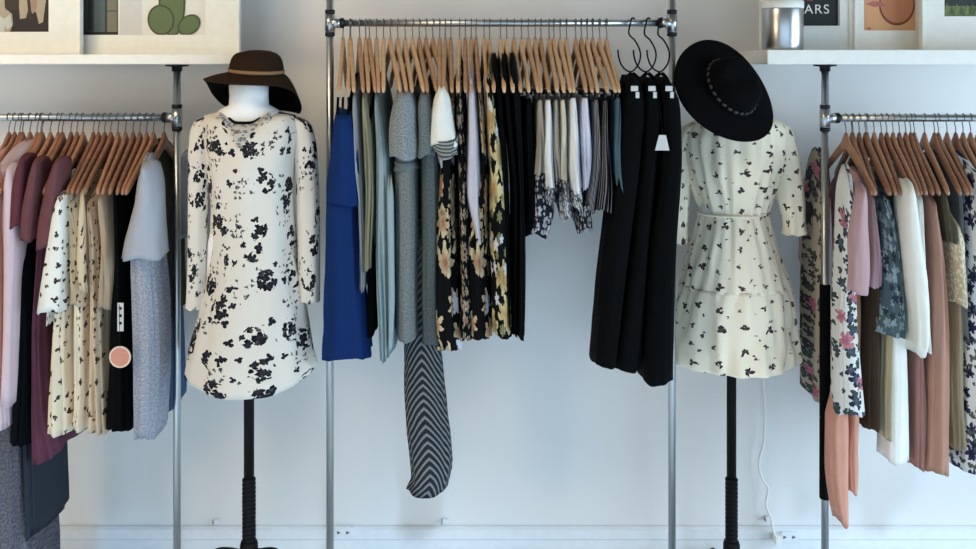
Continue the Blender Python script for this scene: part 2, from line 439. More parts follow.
S_ = [paper('print_peach', (226, 172, 122)), paper('print_tan_skin', (204, 136, 98)), paper('print_brown', (138, 78, 54)), paper('print_pink', (196, 118, 104)), paper('print_rose_skin', (222, 160, 130))]
frame('picture_frame', 'white frame with a warm close up portrait photo, in the middle of the right shelf', (852, -75, 934, 50.1), (862, -45, 915, 30.5), .16, ZRr,
  [(rect(862, -45, 915, 30.5), 0), ([(862, -45), (915, -45), (915, 2), (903, 6), (880, 2), (862, 5)], 4), (rect(904, -45, 912, 8), 2), (ell(897, 5, 18, 20.5), 2), (ell(897, 3.5, 16.5, 19.5), 1), ([(866, 4), (874, 1), (884, 3), (886, 6), (874, 7)], 3), (ell(869, 28.5, 2, 1.5), 3)], S_)
S_ = [paper('print_grass', (120, 134, 84)), paper('print_leaf', (84, 102, 66)), paper('print_night', (44, 54, 54))]
frame('picture_frame', 'white frame with a green grass photo, at the far right', (919, -75, 1010, 50.1), (942, -45, 1000, 16.5), .10, ZRr,
  [(rect(942, -45, 1000, 16.5), 0), (rect(942, -45, 1000, 6), 2)]+[([(944+5*k, 14), (947+5*k, 2+(k*3) % 5), (950+5*k, 15)], 1 if k % 2 else 0) for k in range(10)], S_)
# canister
xc, yc_ = X(782.5, .05), .05
rr = X(802.5, .05)-xc
zb, zt2 = ZRr, Z(6, .05)
ca = empty('metal_canister', (xc, yc_, zb), 'silver cylindrical canister with white lid on the right shelf', 'canister')
bm = bmesh.new(); lathe(bm, [(rr*.97, 0), (rr, .004), (rr, zt2-zb-.012), (rr*.985, zt2-zb-.008)], (xc, yc_, zb), 40)
link_mesh('canister_body', bm, solid('brushed_silver', (196, 198, 200), .28, 1.0, k=1), ca, ca.location)
bm = bmesh.new(); lathe(bm, [(rr*1.01, zt2-zb-.008), (rr*1.02, zt2-zb-.006), (rr*1.02, zt2-zb+.014), (rr*.9, zt2-zb+.019), (.02, zt2-zb+.020)], (xc, yc_, zb), 40)
o = link_mesh('lid', bm, M['white'], ca, ca.location); o['label'] = 'white lid'

# ================================================================ hangers
def hanger_meshes(wmat):
    bm = bmesh.new(); n = 26
    rings = []
    for i in range(n+1):
        y = -.215+.43*i/n; u = abs(y)/.215
        zc = -.078-.132*u**1.05
        hh = .017*(1-.35*u)+.010*max(0, 1-u*7); tt = .0072*(1-.15*u)
        if i in (0, n): hh *= .6; tt *= .7
        ring = []
        for k in range(12):
            a = 2*PI*k/12; c, s = math.cos(a), math.sin(a)
            ring.append(bm.verts.new((tt*math.copysign(abs(c)**.6, c), y, zc+hh*math.copysign(abs(s)**.7, s)+(.006*max(0, 1-u*7)))))
        rings.append(ring)
    for i in range(n):
        for k in range(12): bm.faces.new((rings[i][k], rings[i][(k+1) % 12], rings[i+1][(k+1) % 12], rings[i+1][k]))
    bm.faces.new(rings[0][::-1]); bm.faces.new(rings[-1])
    wood_o = link_mesh('shoulder_bar', bm, wmat)
    bm = bmesh.new(); R = RP+.0022
    pts = [(0, R*math.cos(math.radians(a)), R*math.sin(math.radians(a))) for a in range(215, -31, -15)]
    pts += [(0, .006, -.022), (0, 0, -.032), (0, 0, -.055)]
    tube(bm, pts, .0017, 6)
    hook = link_mesh('hook', bm, M['wire'])
    bm = bmesh.new(); box(bm, (-.005, -.012, -.236), (.005, .012, -.208), .002)
    clips = link_mesh('clip', bm, M['darksteel'])
    bm = bmesh.new(); tube(bm, [(0, -.205, -.213), (0, .205, -.213)], .003, 8)
    bar = link_mesh('bar', bm, M['wire'])
    return wood_o, hook, clips, bar
def purge(o): C.objects.unlink(o)
PRO = {}
for k, mk in (('C', 'woodC'), ('S', 'woodS')):
    PRO[k] = hanger_meshes(M[mk])
    for o in PRO[k]: purge(o)
hcount = 0; placed = []
def place_hanger(rack, xrail, yaw, label, clip=False):
    global hcount; hcount += 1
    grp = {'L': 'wooden hangers on the left rack', 'C': 'wooden hangers on the middle rack', 'R': 'wooden hangers on the right rack'}[rack]
    r = empty('clothes_hanger', (xrail, 0, ZR[rack]), label, 'hanger', grp)
    r.rotation_euler = (0, 0, yaw)
    a = PRO['C' if rack == 'C' else 'S']
    for q, src in enumerate(a):
        if q >= 2 and not clip: continue
        for y in ((-.18, .18) if q == 2 else (0,)):
            c = src.copy(); C.objects.link(c); c.parent = r; c.location = (0, y, 0)
    placed.append((rack, xrail, label.replace('wooden hanger holding the ', ''), clip))
    return r

# ================================================================ garments
gseed = 0
def bias(rack, x, rnd):
    j = rnd.uniform(-2.5, 2.5)
    if rack == 'L': return math.radians(5+j)
    if rack == 'R': return math.radians(-8+j)
    return math.radians((9 if x < -.34 else 13 if x < -.17 else 3)+j)
def garment(rack, name, cat, label, mat, rows, short, parts=(), hang=True, clip=False, yaw=None, hx=None, group=None, **kw):
    """parts: (part name, material or None, rows, keyword args)"""
    global gseed; gseed += 1
    yc, a = kw.get('yc', 0.0), kw.get('a', .2)
    yr = kw.get('yref', yc-.6*a)
    top = rows[0]; xc = X((top[1]+top[2])/2, yr); zt = Z(top[0], yr)
    root = empty(name, (xc, yc, zt), label, cat, group)
    kw.setdefault('seed', gseed)
    main = kw.pop('main', 'body')
    link_mesh(main, drape(rows, **kw), mat, root, root.location)
    for i, (pn, pm, pr, pk) in enumerate(parts):
        pk = dict(pk); pk.setdefault('seed', gseed*7+i)
        mir = pk.pop('mirror', False)
        lab = pk.pop('label', None)
        o = link_mesh(pn, drape(pr, **pk), pm or mat, root, root.location)
        if lab: o['label'] = lab
        if mir:
            # the same piece on the far side of the hanger
            me = o.data.copy()
            ly = root.location.y
            for v in me.vertices: v.co.y = -(v.co.y+ly)-ly
            me.flip_normals()
            o2 = bpy.data.objects.new(pn, me); C.objects.link(o2); o2.parent = root; o2.location = o.location
    if hang:
        rnd = random.Random(gseed)
        yw = bias(rack, xc, rnd) if yaw is None else math.radians(yaw)
        xr = (X(hx) if hx is not None else xc-.2*math.sin(yw))
        place_hanger(rack, xr, yw, 'wooden hanger holding the '+short, clip)
    return root
SLV = dict(yc=-.185, a=.05, mirror=True, fold=.12, nf=7, seg=36, nrow=16, lift=.02)
exec_tables = True

# --- materials of the clothes
f = {}
f['cobalt'] = plain('cobalt_blue_crepe', (23, 52, 108))
f['black'] = plain('black_jersey', (11, 13, 15))
f['ink'] = plain('ink_black_crepe', (9, 12, 14))
f['navyblack'] = plain('blue_black_knit', (13, 17, 23))
f['lavgrey'] = plain('lavender_grey_knit', (150, 155, 160))
f['stone'] = plain('stone_linen', (150, 145, 120))
f['seafoam'] = plain('pale_seafoam_cotton', (150, 168, 172))
f['tweedA'] = tweed('grey_tweed', (74, 80, 82), (150, 156, 155))
f['tweedB'] = tweed('charcoal_tweed', (50, 58, 62), (112, 122, 124))
f['heatherA'] = heather('grey_heather_knit', (92, 100, 104), (162, 170, 172))
f['heatherB'] = heather('slate_heather_knit', (70, 80, 84), (132, 142, 144))
f['ivory'] = plain('ivory_cotton', (224, 223, 214), .05)
f['trimgrey'] = striped('grey_striped_trim', (150, 152, 148), (80, 86, 88), 90, .5, mode='h')
f['lavender'] = plain('pale_lavender_voile', (192, 190, 202), .05)
f['chev'] = striped('chevron_stripe', (44, 48, 54), (132, 136, 138), 40, .40, chev=1.7)
BIG = [dict(wob=.05, ns=28, s=9, r=.52, n=7, col=(206, 188, 152), col2=(150, 88, 60), p=.78, rnd=.9, **{'in': .35}), dict(wob=.04, ns=30, s=16, r=.32, n=6, col=(176, 160, 128), col2=(120, 74, 52), p=.45), dict(wob=.05, ns=25, s=7, r=.26, n=6, col=(196, 200, 214), p=.28)]
f['darkfl1'] = floral('black_lily_print', (20, 20, 22), BIG)
f['darkfl2'] = floral('black_small_bloom_print', (20, 20, 22), [dict(s=22, r=.42, n=5, col=(186, 170, 146), col2=(120, 70, 60), p=.7, wob=.012), dict(s=40, r=.3, n=4, col=(150, 146, 130), p=.4)])
f['darkfl3'] = floral('black_mustard_bloom_print', (22, 22, 22), [dict(wob=.06, ns=26, s=8, r=.58, n=8, col=(208, 192, 142), col2=(160, 120, 74), p=.75, **{'in': .5}), dict(s=18, r=.3, n=6, col=(130, 132, 96), p=.4), dict(s=12, r=.25, n=5, col=(200, 200, 205), p=.3)])
f['bone'] = plain('bone_cotton', (200, 196, 184), .06)
f['bone2'] = plain('warm_grey_cotton', (168, 160, 148), .08)
f['cream'] = plain('cream_cotton', (214, 206, 184), .05)
f['white'] = plain('white_cotton', (222, 222, 222), .04)
f['lilacwhite'] = plain('cool_white_cotton', (206, 205, 218), .05)
f['bwstripe'] = striped('black_white_stripe', (28, 28, 32), (176, 172, 172), 75, .36)
f['bwstripe2'] = striped('ink_grey_stripe', (24, 26, 30), (140, 138, 140), 50, .3)
f['denim'] = plain('teal_denim', (84, 112, 122), .15)
f['lace'] = floral('black_white_lace', (36, 40, 46), [dict(s=55, r=.5, n=5, col=(170, 172, 178), p=.7, wob=.012)])
f['lacelight'] = floral('grey_lace', (90, 92, 96), [dict(s=60, r=.5, n=5, col=(190, 190, 192), p=.8, wob=.012)])
f['palepink'] = plain('pale_pink_knit', (204, 184, 193), .07)
f['salmon'] = plain('salmon_pink_knit', (212, 160, 152), .06)
f['mauve'] = plain('mauve_jersey', (114, 74, 78), .1)
f['mauve2'] = plain('dusty_mauve_jersey', (104, 60, 68), .1)
f['plum'] = plain('plum_crepe', (100, 62, 80), .1)
f['charcoal'] = heather('charcoal_wool', (72, 74, 84), (112, 112, 122), 120)
f['slate'] = plain('dark_slate_wool', (54, 62, 72), .1)
SPR = [dict(s=20, r=.20, n=3, col=(52, 46, 42), col2=(84, 66, 52), p=.85, rnd=.6, wob=.02, **{'in': .35}), dict(s=55, r=.3, n=4, col=(90, 84, 66), p=.14, wob=.014)]
f['sprigwhite'] = floral('white_sprig_print', (222, 222, 216), SPR)
f['sprigcream'] = floral('cream_sprig_print', (222, 210, 186), SPR)
f['sprigtan'] = floral('sand_sprig_print', (206, 188, 160), SPR)
f['sprigpeach'] = floral('peach_sprig_print', (208, 184, 156), SPR)
f['khaki'] = plain('khaki_satin', (174, 154, 132), .08, .6)
f['greytee'] = plain('pale_grey_jersey', (166, 170, 180), .06)
f['blueheather'] = heather('blue_grey_heather', (128, 134, 148), (172, 176, 188), 160)
f['olive'] = plain('dark_olive_crepe', (66, 66, 54), .12)
f['blueskirt'] = plain('mid_blue_denim', (72, 98, 134), .15)
f['multifl'] = floral('rose_garden_print', (170, 158, 140), [dict(s=26, r=.5, n=5, col=(54, 60, 66), col2=(90, 70, 80), p=.75, wob=.012), dict(s=18, r=.36, n=6, col=(176, 104, 122), p=.3), dict(s=40, r=.4, n=4, col=(70, 84, 70), p=.5)])
f['whitefl'] = floral('white_garden_print', (216, 214, 208), [dict(ns=45, s=21, r=.42, n=5, col=(44, 52, 70), col2=(104, 112, 130), p=.7, wob=.026), dict(ns=40, wob=.03, s=15, r=.36, n=6, col=(196, 130, 142), col2=(170, 100, 116), p=.3), dict(s=36, r=.36, n=3, col=(72, 88, 84), p=.4)])
f['navyfl'] = floral('white_navy_bloom_print', (222, 220, 220), [dict(ns=45, s=20, r=.46, n=6, col=(60, 62, 96), col2=(40, 42, 62), p=.75, wob=.026), dict(s=40, r=.4, n=3, col=(96, 104, 100), p=.4)])
f['pinktee'] = plain('dusty_pink_jersey', (192, 158, 160), .06)
f['coral'] = plain('coral_viscose', (208, 152, 132), .08)
f['peach'] = plain('tan_peach_viscose', (190, 146, 120), .08)
f['tealfl'] = floral('teal_haze_print', (88, 104, 110), [dict(s=30, r=.5, n=5, col=(142, 158, 164), p=.6, wob=.015), dict(s=24, r=.4, n=5, col=(52, 64, 72), p=.5, wob=.012)])
f['brown'] = plain('brown_corduroy', (84, 68, 56), .12)
f['sand'] = plain('sand_chino', (184, 170, 138), .06)
f['whitejean'] = plain('white_denim', (228, 230, 226), .03)
f['creamsilk'] = plain('cream_silk', (228, 226, 216), .04, .55)
f['blush'] = plain('blush_brown_viscose', (186, 142, 124), .07)
f['blush2'] = plain('faded_rose_viscose', (172, 128, 118), .08)
f['olivetop'] = plain('moss_cotton', (96, 92, 74), .1)
f['lacecream'] = floral('cream_lace', (196, 184, 156), [dict(s=70, r=.42, n=5, col=(226, 216, 192), p=.8)])
f['greyknit'] = plain('grey_rib_knit', (120, 122, 124), .1)
f['beige'] = plain('beige_linen', (178, 164, 134), .08)

# --- left rack -------------------------------------------------------------
g_ = garment
g_('L', 'cardigan', 'cardigan', 'salmon pink knit cardigan at the far left end of the left rack', f['salmon'], [(172, -14, -3), (300, -16, 3), (419, -16, 3)], 'salmon cardigan at the far left', parts=[('sleeve', None, [(172, -14, -3), (290, -15, 0), (400, -15, -2)], SLV)])
g_('L', 'cardigan', 'cardigan', 'long pale pink cardigan hanging above grey trousers on the left rack', f['palepink'], [(168, 5, 16), (230, 5, 20), (300, 5, 22), (418, 5, 23)], 'pale pink cardigan', parts=[('sleeve', None, [(170, 5, 16), (240, 4, 17), (300, 4, 15), (405, 3, 13)], SLV)])
g_('L', 'trousers', 'trousers', 'wide grey wool trousers hanging below the pale pink cardigan', f['charcoal'], [(215, 6, 14), (400, 2, 22), (430, 0, 28), (590, -3, 33)], 'grey wool trousers', a=.14, fold=.2, main='trouser_leg')
g_('L', 'trousers', 'trousers', 'dark slate wool trousers showing beside the grey ones, left rack', f['slate'], [(215, 27, 30), (430, 28, 36), (531, 30, 41)], 'dark slate trousers', a=.13, fold=.12, main='trouser_leg')
g_('L', 't_shirt', 't-shirt', 'dusty mauve tee with the lowest leftmost sleeve, beside the pale pink cardigan', f['mauve2'], [(196, 18, 23), (320, 18, 22)], 'leftmost mauve tee', a=.16, parts=[('sleeve', None, [(160, 19, 28), (192, 12, 25), (227, 8, 21)], SLV)])
g_('L', 't_shirt', 't-shirt', 'second mauve short sleeved tee from the left, on the left rack', f['mauve'], [(196, 32, 36), (325, 32, 35)], 'second mauve tee', a=.16, parts=[('sleeve', None, [(163, 32, 42), (198, 25, 38), (240, 20, 34)], SLV)])
g_('L', 't_shirt', 't-shirt', 'rosy mauve tee with the widest sleeve, next to the white sprig blouse', f['mauve'], [(196, 46, 50), (320, 45, 49)], 'widest sleeved mauve tee', a=.16, parts=[('sleeve', None, [(163, 53, 64), (192, 45, 60), (248, 35, 54)], SLV)])
g_('L', 'dress', 'dress', 'plain black dress hanging behind the mauve tees on the left rack', f['navyblack'], [(215, 23, 31), (280, 24, 40), (340, 24, 40), (436, 16, 38)], 'black dress behind the mauve tees', a=.185)
g_('L', 'dress', 'dress', 'plum dress with a slanted hem below the mauve tees', f['plum'], [(215, 50, 54), (310, 41, 52), (400, 37, 58), (452, 36, 72)], 'plum dress', a=.17, fold=.18, tilt=.03)
g_('L', 'blouse', 'blouse', 'white sprig print blouse with a wide elbow sleeve on the left rack', f['sprigwhite'], [(198, 57, 66), (260, 56, 66), (318, 56, 64)], 'white sprig blouse', a=.17, parts=[('sleeve', None, [(198, 56, 67), (250, 46, 66), (284, 39, 63), (312, 35, 61)], SLV)])
g_('L', 'dress', 'dress', 'cream sprig print dress with the longest front panel, beside the white sprig blouse', f['sprigcream'], [(205, 68, 75), (240, 66, 77), (330, 60, 79), (425, 53, 79)], 'longest cream sprig dress', a=.19, fold=.16)
g_('L', 'blouse', 'blouse', 'sand sprig print blouse with tied front between two cream sprig dresses', f['sprigtan'], [(200, 77, 86), (240, 76, 93), (300, 76, 96)], 'sand sprig blouse', a=.2, parts=[('tie', None, [(215, 79, 83), (262, 77, 85), (292, 80, 86)], dict(yc=-.215, a=.012, seg=16, nrow=8, fold=.05))])
g_('L', 'dress', 'dress', 'cream sprig dress half hidden behind the sand sprig blouse', f['sprigcream'], [(240, 84, 90), (320, 81, 95), (421, 79, 95)], 'half hidden cream sprig dress', a=.185, fold=.16)
g_('L', 'dress', 'dress', 'peach sprig print dress just left of the round pink price tag', f['sprigpeach'], [(202, 94, 103), (240, 96, 107), (330, 97, 110), (426, 96, 115)], 'peach sprig dress', a=.19, fold=.16)
g_('L', 'blouse', 'blouse', 'khaki satin blouse between the peach sprig dress and a black dress', f['khaki'], [(196, 105, 115), (240, 107, 121), (303, 105, 122)], 'khaki satin blouse', a=.2)
g_('L', 'dress', 'dress', 'black sleeveless dress carrying the round pink price tag', f['ink'], [(190, 119, 128), (250, 121, 131), (340, 113, 134), (423, 109, 136)], 'black dress with the pink tag', a=.185, fold=.14)
g_('L', 'tunic', 'tunic', 'pale grey tunic with a wide sleeve, near the left rack post', f['blueheather'], [(180, 139, 148), (262, 130, 154), (330, 132, 158), (436, 135, 156)], 'pale grey tunic', yc=-.12, a=.085, yaw=0, parts=[('sleeve', f['greytee'], [(168, 141, 152), (205, 134, 156), (240, 125, 158), (259, 121, 159)], dict(SLV, a=.07, yc=-.17))])
g_('L', 'dress', 'dress', 'dark olive strappy dress, last on the left rack beside its post', f['olive'], [(165, 147, 155), (200, 149, 160), (260, 150, 164), (322, 150, 166)], 'dark olive dress beside the post', yc=.07, a=.15, yaw=0)
g_('L', 'skirt', 'skirt', 'mid blue denim skirt hanging below the olive dress by the left post', f['blueskirt'], [(318, 151, 162), (360, 151, 164), (414, 149, 166)], '', yc=.07, a=.14, hang=False)
for i, px in enumerate((1, 9, 25, 40, 49, 58, 66, 99, 112, 125, 133)):
    pass

# --- middle rack -----------------------------------------------------------
g_('C', 'dress', 'dress', 'royal blue dress with a flounced top, beside the middle rack left post', f['cobalt'], [(119, 335, 353), (160, 330, 358), (205, 327, 359), (260, 325, 361), (310, 322, 364), (357, 319, 367)], 'royal blue dress', yc=-.115, a=.09, fold=.14, nf=9, hx=343, yaw=6, taper=.85, lift=.03,
   parts=[('flounce', None, [(118, 334, 354), (160, 329, 359), (203, 326, 363)], dict(yc=-.125, a=.098, fold=.1, nf=7, lift=.03, taper=.85)),
          ('strap', f['black'], [(97, 337.5, 338.6), (120, 337, 338.2)], dict(yc=-.19, a=.003, seg=8, nrow=3, lift=0, taper=1)), ('strap', f['black'], [(97, 348, 349.2), (120, 348, 349.2)], dict(yc=-.19, a=.003, seg=8, nrow=3, lift=0, taper=1)), ('strap', f['black'], [(97, 342.5, 343.5), (120, 342.5, 343.5)], dict(yc=-.03, a=.003, seg=8, nrow=3, lift=0, taper=1))])
g_('C', 'camisole', 'camisole', 'black camisole squeezed between the royal blue dress and a lavender grey top', f['navyblack'], [(98, 351, 355), (150, 351, 357), (260, 352, 360)], 'black camisole', a=.17)
g_('C', 'top', 'top', 'lavender grey draped top right of the royal blue dress', f['lavgrey'], [(96, 354, 361), (150, 354, 365), (200, 359, 367), (284, 361, 368)], 'lavender grey top', a=.2, fold=.15)
g_('C', 'blouse', 'blouse', 'stone linen blouse with open front loops, left of the pale seafoam shirt dress', f['stone'], [(97, 363, 370), (150, 364, 376), (200, 366, 377), (265, 366, 376)], 'stone linen blouse', a=.2, fold=.16)
g_('C', 'dress', 'dress', 'short black dress showing its hem under the stone linen blouse', f['black'], [(110, 371, 374), (230, 368, 376), (330, 367, 377)], 'short black dress under the stone blouse', a=.17)
g_('C', 'shirt_dress', 'dress', 'pale seafoam shirt dress left of the grey tweed dresses', f['seafoam'], [(97, 375, 382), (160, 377, 391), (250, 376, 393), (320, 378, 393), (353, 380, 392)], 'pale seafoam shirt dress', a=.19, fold=.18, parts=[('sash', None, [(200, 386, 393), (290, 389, 395), (350, 387, 391)], dict(yc=-.19, a=.012, seg=16, nrow=10, fold=.1))])
g_('C', 'dress', 'dress', 'grey tweed dress with a pale heather cape sleeve, left of its darker twin', f['tweedA'], [(100, 395, 410), (160, 394, 418), (250, 395, 420), (334, 396, 421)], 'grey tweed dress', a=.185, fold=.06, parts=[('cape_sleeve', f['heatherA'], [(95, 395, 415), (120, 391, 417), (158, 388, 418)], dict(SLV, a=.07, yc=-.165)), ('belt', f['heatherB'], [(160, 393, 419), (168, 393, 420)], dict(a=.195, fold=.03, nrow=4, lift=0, taper=1))])
g_('C', 'dress', 'dress', 'charcoal tweed dress with a slate cape sleeve, above the chevron trousers', f['tweedB'], [(100, 420, 430), (160, 420, 440), (250, 421, 444), (340, 421, 446)], 'charcoal tweed dress', a=.18, fold=.06, parts=[('cape_sleeve', f['heatherB'], [(96, 418, 431), (120, 417, 432), (156, 416, 434)], dict(SLV, a=.06, yc=-.165))])
g_('C', 'trousers', 'trousers', 'chevron striped grey trouser leg reaching lowest below the tweed dresses', f['chev'], [(240, 414, 430), (330, 405, 440), (342, 404, 440), (400, 403, 444), (468, 410, 451), (480, 412, 449), (493, 407, 446)], '', yc=-.06, a=.06, fold=.08, nf=5, hang=False, main='trouser_leg')
g_('C', 'blouse', 'blouse', 'ivory blouse with grey striped sleeve trim on the middle rack', f['ivory'], [(92, 437, 446), (140, 437, 452), (164, 440, 451)], 'ivory blouse', a=.17, parts=[('sleeve', None, [(90, 436, 447), (115, 432, 452), (145, 429, 457)], dict(SLV, a=.06, yc=-.175)), ('sleeve_trim', f['trimgrey'], [(141, 430, 457.5), (150, 433, 458), (158, 436, 457)], dict(SLV, taper=1, a=.063, yc=-.175))])
g_('C', 'dress', 'dress', 'black dress printed with large lily blooms, right of the charcoal tweed dress', f['darkfl1'], [(100, 450, 456), (165, 440, 455), (240, 432, 458), (320, 430, 462), (344, 436, 464)], 'large lily print dress', a=.185, fold=.14)
g_('C', 'dress', 'dress', 'black dress with a fine cream bloom print, left of the lavender shirt', f['darkfl2'], [(80, 455, 463), (160, 457, 467), (240, 459, 470), (330, 461, 476)], 'fine bloom print dress', a=.19, fold=.12)
g_('C', 'shirt', 'shirt', 'pale lavender pointed shirt tail hanging among the dark floral dresses', f['lavender'], [(80, 468, 475), (130, 467, 480), (190, 464, 483), (212, 468, 482), (238, 476, 482)], 'pale lavender shirt', a=.2, fold=.08)
g_('C', 'dress', 'dress', 'black dress with lily blooms and white petals, under the lavender shirt', f['darkfl1'], [(90, 477, 482), (160, 480, 487), (240, 466, 490), (334, 464, 492)], 'lily dress under the lavender shirt', a=.185, fold=.14)
g_('C', 'dress', 'dress', 'black dress with mustard blooms, left of the plain black dresses', f['darkfl3'], [(75, 484, 491), (120, 486, 499), (200, 489, 509), (330, 490, 512)], 'mustard bloom dress', a=.205, fold=.12)
g_('C', 'dress', 'dress', 'plain black dress immediately right of the mustard bloom dress', f['ink'], [(58, 489, 498), (100, 495, 503), (200, 502, 510), (320, 505, 514)], 'black dress next to the mustard bloom dress', a=.19, lift=.02)
g_('C', 'dress', 'dress', 'plain black dress, middle one of three right of the dark florals', f['black'], [(58, 500, 507), (110, 504, 512), (200, 511, 518), (330, 512, 519)], 'middle black dress of three', a=.19, lift=.02)
g_('C', 'dress', 'dress', 'long plain black dress whose straight edge faces the clipped shorts', f['navyblack'], [(58, 508, 516), (110, 512, 522), (200, 517, 524), (332, 516, 525)], 'long black dress beside the clipped shorts', a=.2, lift=.02)
g_('C', 'top', 'top', 'black lace trimmed top, first on the clip hangers', f['ink'], [(99, 522, 532), (150, 523, 535), (225, 524, 538)], 'black lace trimmed top', clip=True, a=.18, lift=0, taper=.9)
def clipped(name, cat, label, m, rows, short, trim=None, trows=None, **kw):
    rows = [(r[0], r[1]-.6, r[2]+.6) for r in rows]
    parts = [('hem_trim', trim, trows, dict(a=kw.get('a', .19)+.004, fold=.2, nf=9, nrow=8, hem=.012, lift=0, taper=1, label=kw.pop('tl', None)))] if trim else []
    return garment('C', name, cat, label, m, rows, short, parts=parts, clip=True, fold=kw.pop('fold', .16), lift=0, taper=.9, **kw)
clipped('shorts', 'shorts', 'bone cotton shorts with a dark lace hem hanging lowest, beside the black dresses', f['bone2'], [(99, 536, 542), (130, 535, 545), (172, 533, 546)], 'bone shorts with the lowest lace hem', f['lace'], [(172, 530, 548), (205, 528, 553), (233, 525, 548)], a=.19, tl='dark lace hem')
clipped('shorts', 'shorts', 'plain white shorts on a clip hanger, second pale pair from the left', f['white'], [(99, 543, 550), (140, 542, 553), (186, 543, 554)], 'second pale shorts', f['lacelight'], [(186, 542, 554), (197, 541, 555)], a=.2)
clipped('skirt', 'skirt', 'warm grey skirt between the white and the cream shorts', f['bone2'], [(99, 552, 557), (140, 551, 560), (178, 551, 562)], 'warm grey skirt', f['lace'], [(178, 551, 563), (190, 550, 565)], a=.19, tl='dark lace hem')
clipped('shorts', 'shorts', 'cream shorts with grey lace hem, left of the brightest white pair', f['cream'], [(99, 558, 564), (140, 558, 567), (178, 557, 567)], 'cream shorts', f['lacelight'], [(178, 557, 569), (215, 559, 573)], a=.195)
clipped('shorts', 'shorts', 'brightest white shorts at the centre of the clip hangers', f['white'], [(97, 567, 575), (140, 567, 578), (188, 568, 581)], 'brightest white shorts', f['lacelight'], [(188, 566, 582), (205, 564, 584)], a=.205)
clipped('shorts', 'shorts', 'cool white shorts right of the brightest white pair', f['lilacwhite'], [(97, 578, 587), (140, 578, 591), (186, 580, 585)], 'cool white shorts', a=.2)
clipped('skirt', 'skirt', 'black and white narrow striped skirt right of the white shorts', f['bwstripe'], [(99, 590, 597), (150, 588, 600), (212, 583, 596)], 'narrow striped skirt', f['lace'], [(200, 577, 592), (228, 575, 590)], a=.19)
clipped('trousers', 'shorts', 'dark striped wide shorts flaring out beside the teal denim pair', f['bwstripe2'], [(99, 600, 606), (150, 597, 608), (208, 592, 612)], 'dark striped wide shorts', a=.2, fold=.2, main='body')
clipped('shorts', 'shorts', 'teal denim shorts with a frayed hem, last on the clip hangers', f['denim'], [(97, 611, 618), (140, 610, 620), (190, 612, 623)], 'teal denim shorts', a=.2)

# black jumpsuits on S hooks
M['label'] = solid('white_paper_tag', (200, 202, 200), .7, k=1)
jl = ['black jumpsuit on the leftmost large hook, beside the teal denim shorts', 'black jumpsuit on the middle large hook, with the lowest white card tag', 'black jumpsuit on the right large hook, nearest the black hat']
hl = ['large black S hook carrying the leftmost black jumpsuit', 'large black S hook carrying the middle black jumpsuit', 'large black S hook carrying the right black jumpsuit']
jr = [[(75, 626, 634), (88, 622, 643), (105, 620, 645), (150, 616, 642), (250, 603, 630), (362, 591, 615)],
      [(77, 643, 650), (92, 641, 659), (108, 643, 661), (150, 641, 658), (250, 630, 648), (367, 611, 640)],
      [(77, 659, 667), (92, 658, 676), (108, 661, 680), (150, 661, 681), (250, 650, 676), (379, 641, 673)]]
for k, xh in enumerate((633, 648.5, 662)):
    yy = -.02
    q = Vector((X(xh), 0, ZR['C']))
    # S hook: small loop over the rail, large loop below that carries the straps
    R = RP+.0045; s3 = .00333
    pts = [q+Vector((math.cos(math.radians(a))*.012, -math.sin(math.radians(a-90))*0-R*math.sin(math.radians(0)), 0))*0 for a in ()]
    loop = []
    for a in range(-20, 201, 20):
        loop.append(q+Vector((-.022*math.sin(math.radians(a))*0+.010*math.cos(math.radians(a)), R*math.cos(math.radians(a)), R*math.sin(math.radians(a)))))
    loop[-1] = q+Vector((-.012, -R, -.006))
    low = [(xh-4, 34), (xh+1.5, 40), (xh+6, 48), (xh+7.5, 56), (xh+5, 65), (xh-1, 71.5), (xh-7, 70), (xh-12, 64), (xh-14.5, 56), (xh-15, 50)]
    pts = loop+[P(px, py, -.02-.005*i) for i, (px, py) in enumerate(low)]
    bm = bmesh.new(); tube(bm, spline(pts, 5), .0026, 8)
    tag(link_mesh('hook', bm, M['black'], None, q), hl[k], 'hook', 'large black S hooks')
    rows = jr[k]
    root = empty('jumpsuit', P(xh-1, 80, -.06), jl[k], 'jumpsuit', 'black jumpsuits on large hooks')
    link_mesh('body', drape(rows, yc=-.115, a=.095 if k != 1 else .085, fold=.1, nf=7, seed=90+k, yref=-.16, lift=.0, taper=.8), f['ink'], root, root.location)
    for sx in (-1, 1):
        bm = bmesh.new()
        c0 = P(xh-1+sx*1.2, 73.5, -.06); e0 = P((rows[0][1]+rows[0][2])/2+sx*7.5, 90, -.12)
        tube(bm, spline([c0, P(xh-1+sx*6, 79, -.08), e0], 5), [.006]*10+[.009], 8)
        link_mesh('strap', bm, f['ink'], root, root.location)
    for (dx, y0, y1, w) in ((2, 86, 91, 7), (5, 92, 98, 3.5)):
        bm = bmesh.new(); cxp = (rows[1][1]+rows[1][2])/2+dx
        cc = P(cxp, (y0+y1)/2, -.222)
        hw, hz = w*.0030/2, (y1-y0)*.0030/2
        box(bm, cc-Vector((hw, .0008, hz)), cc+Vector((hw, .0008, hz)))
        o = link_mesh('size_label', bm, M['label'], root, cc, False); o['label'] = 'small white label'
bm = bmesh.new(); cc = P(662, 135, -.225)
v = [bm.verts.new(P(px, py, y)) for y in (-.226, -.2245) for px, py in ((659, 135), (666, 135), (669.5, 150.5), (655, 150.5))]
for q in ((0, 1, 2, 3), (7, 6, 5, 4), (0, 4, 5, 1), (1, 5, 6, 2), (2, 6, 7, 3), (3, 7, 4, 0)): bm.faces.new([v[i] for i in q])
tg = empty('price_tag', cc, 'white card tag hanging against the black jumpsuits', 'tag')
link_mesh('card', bm, M['label'], tg, cc, False)
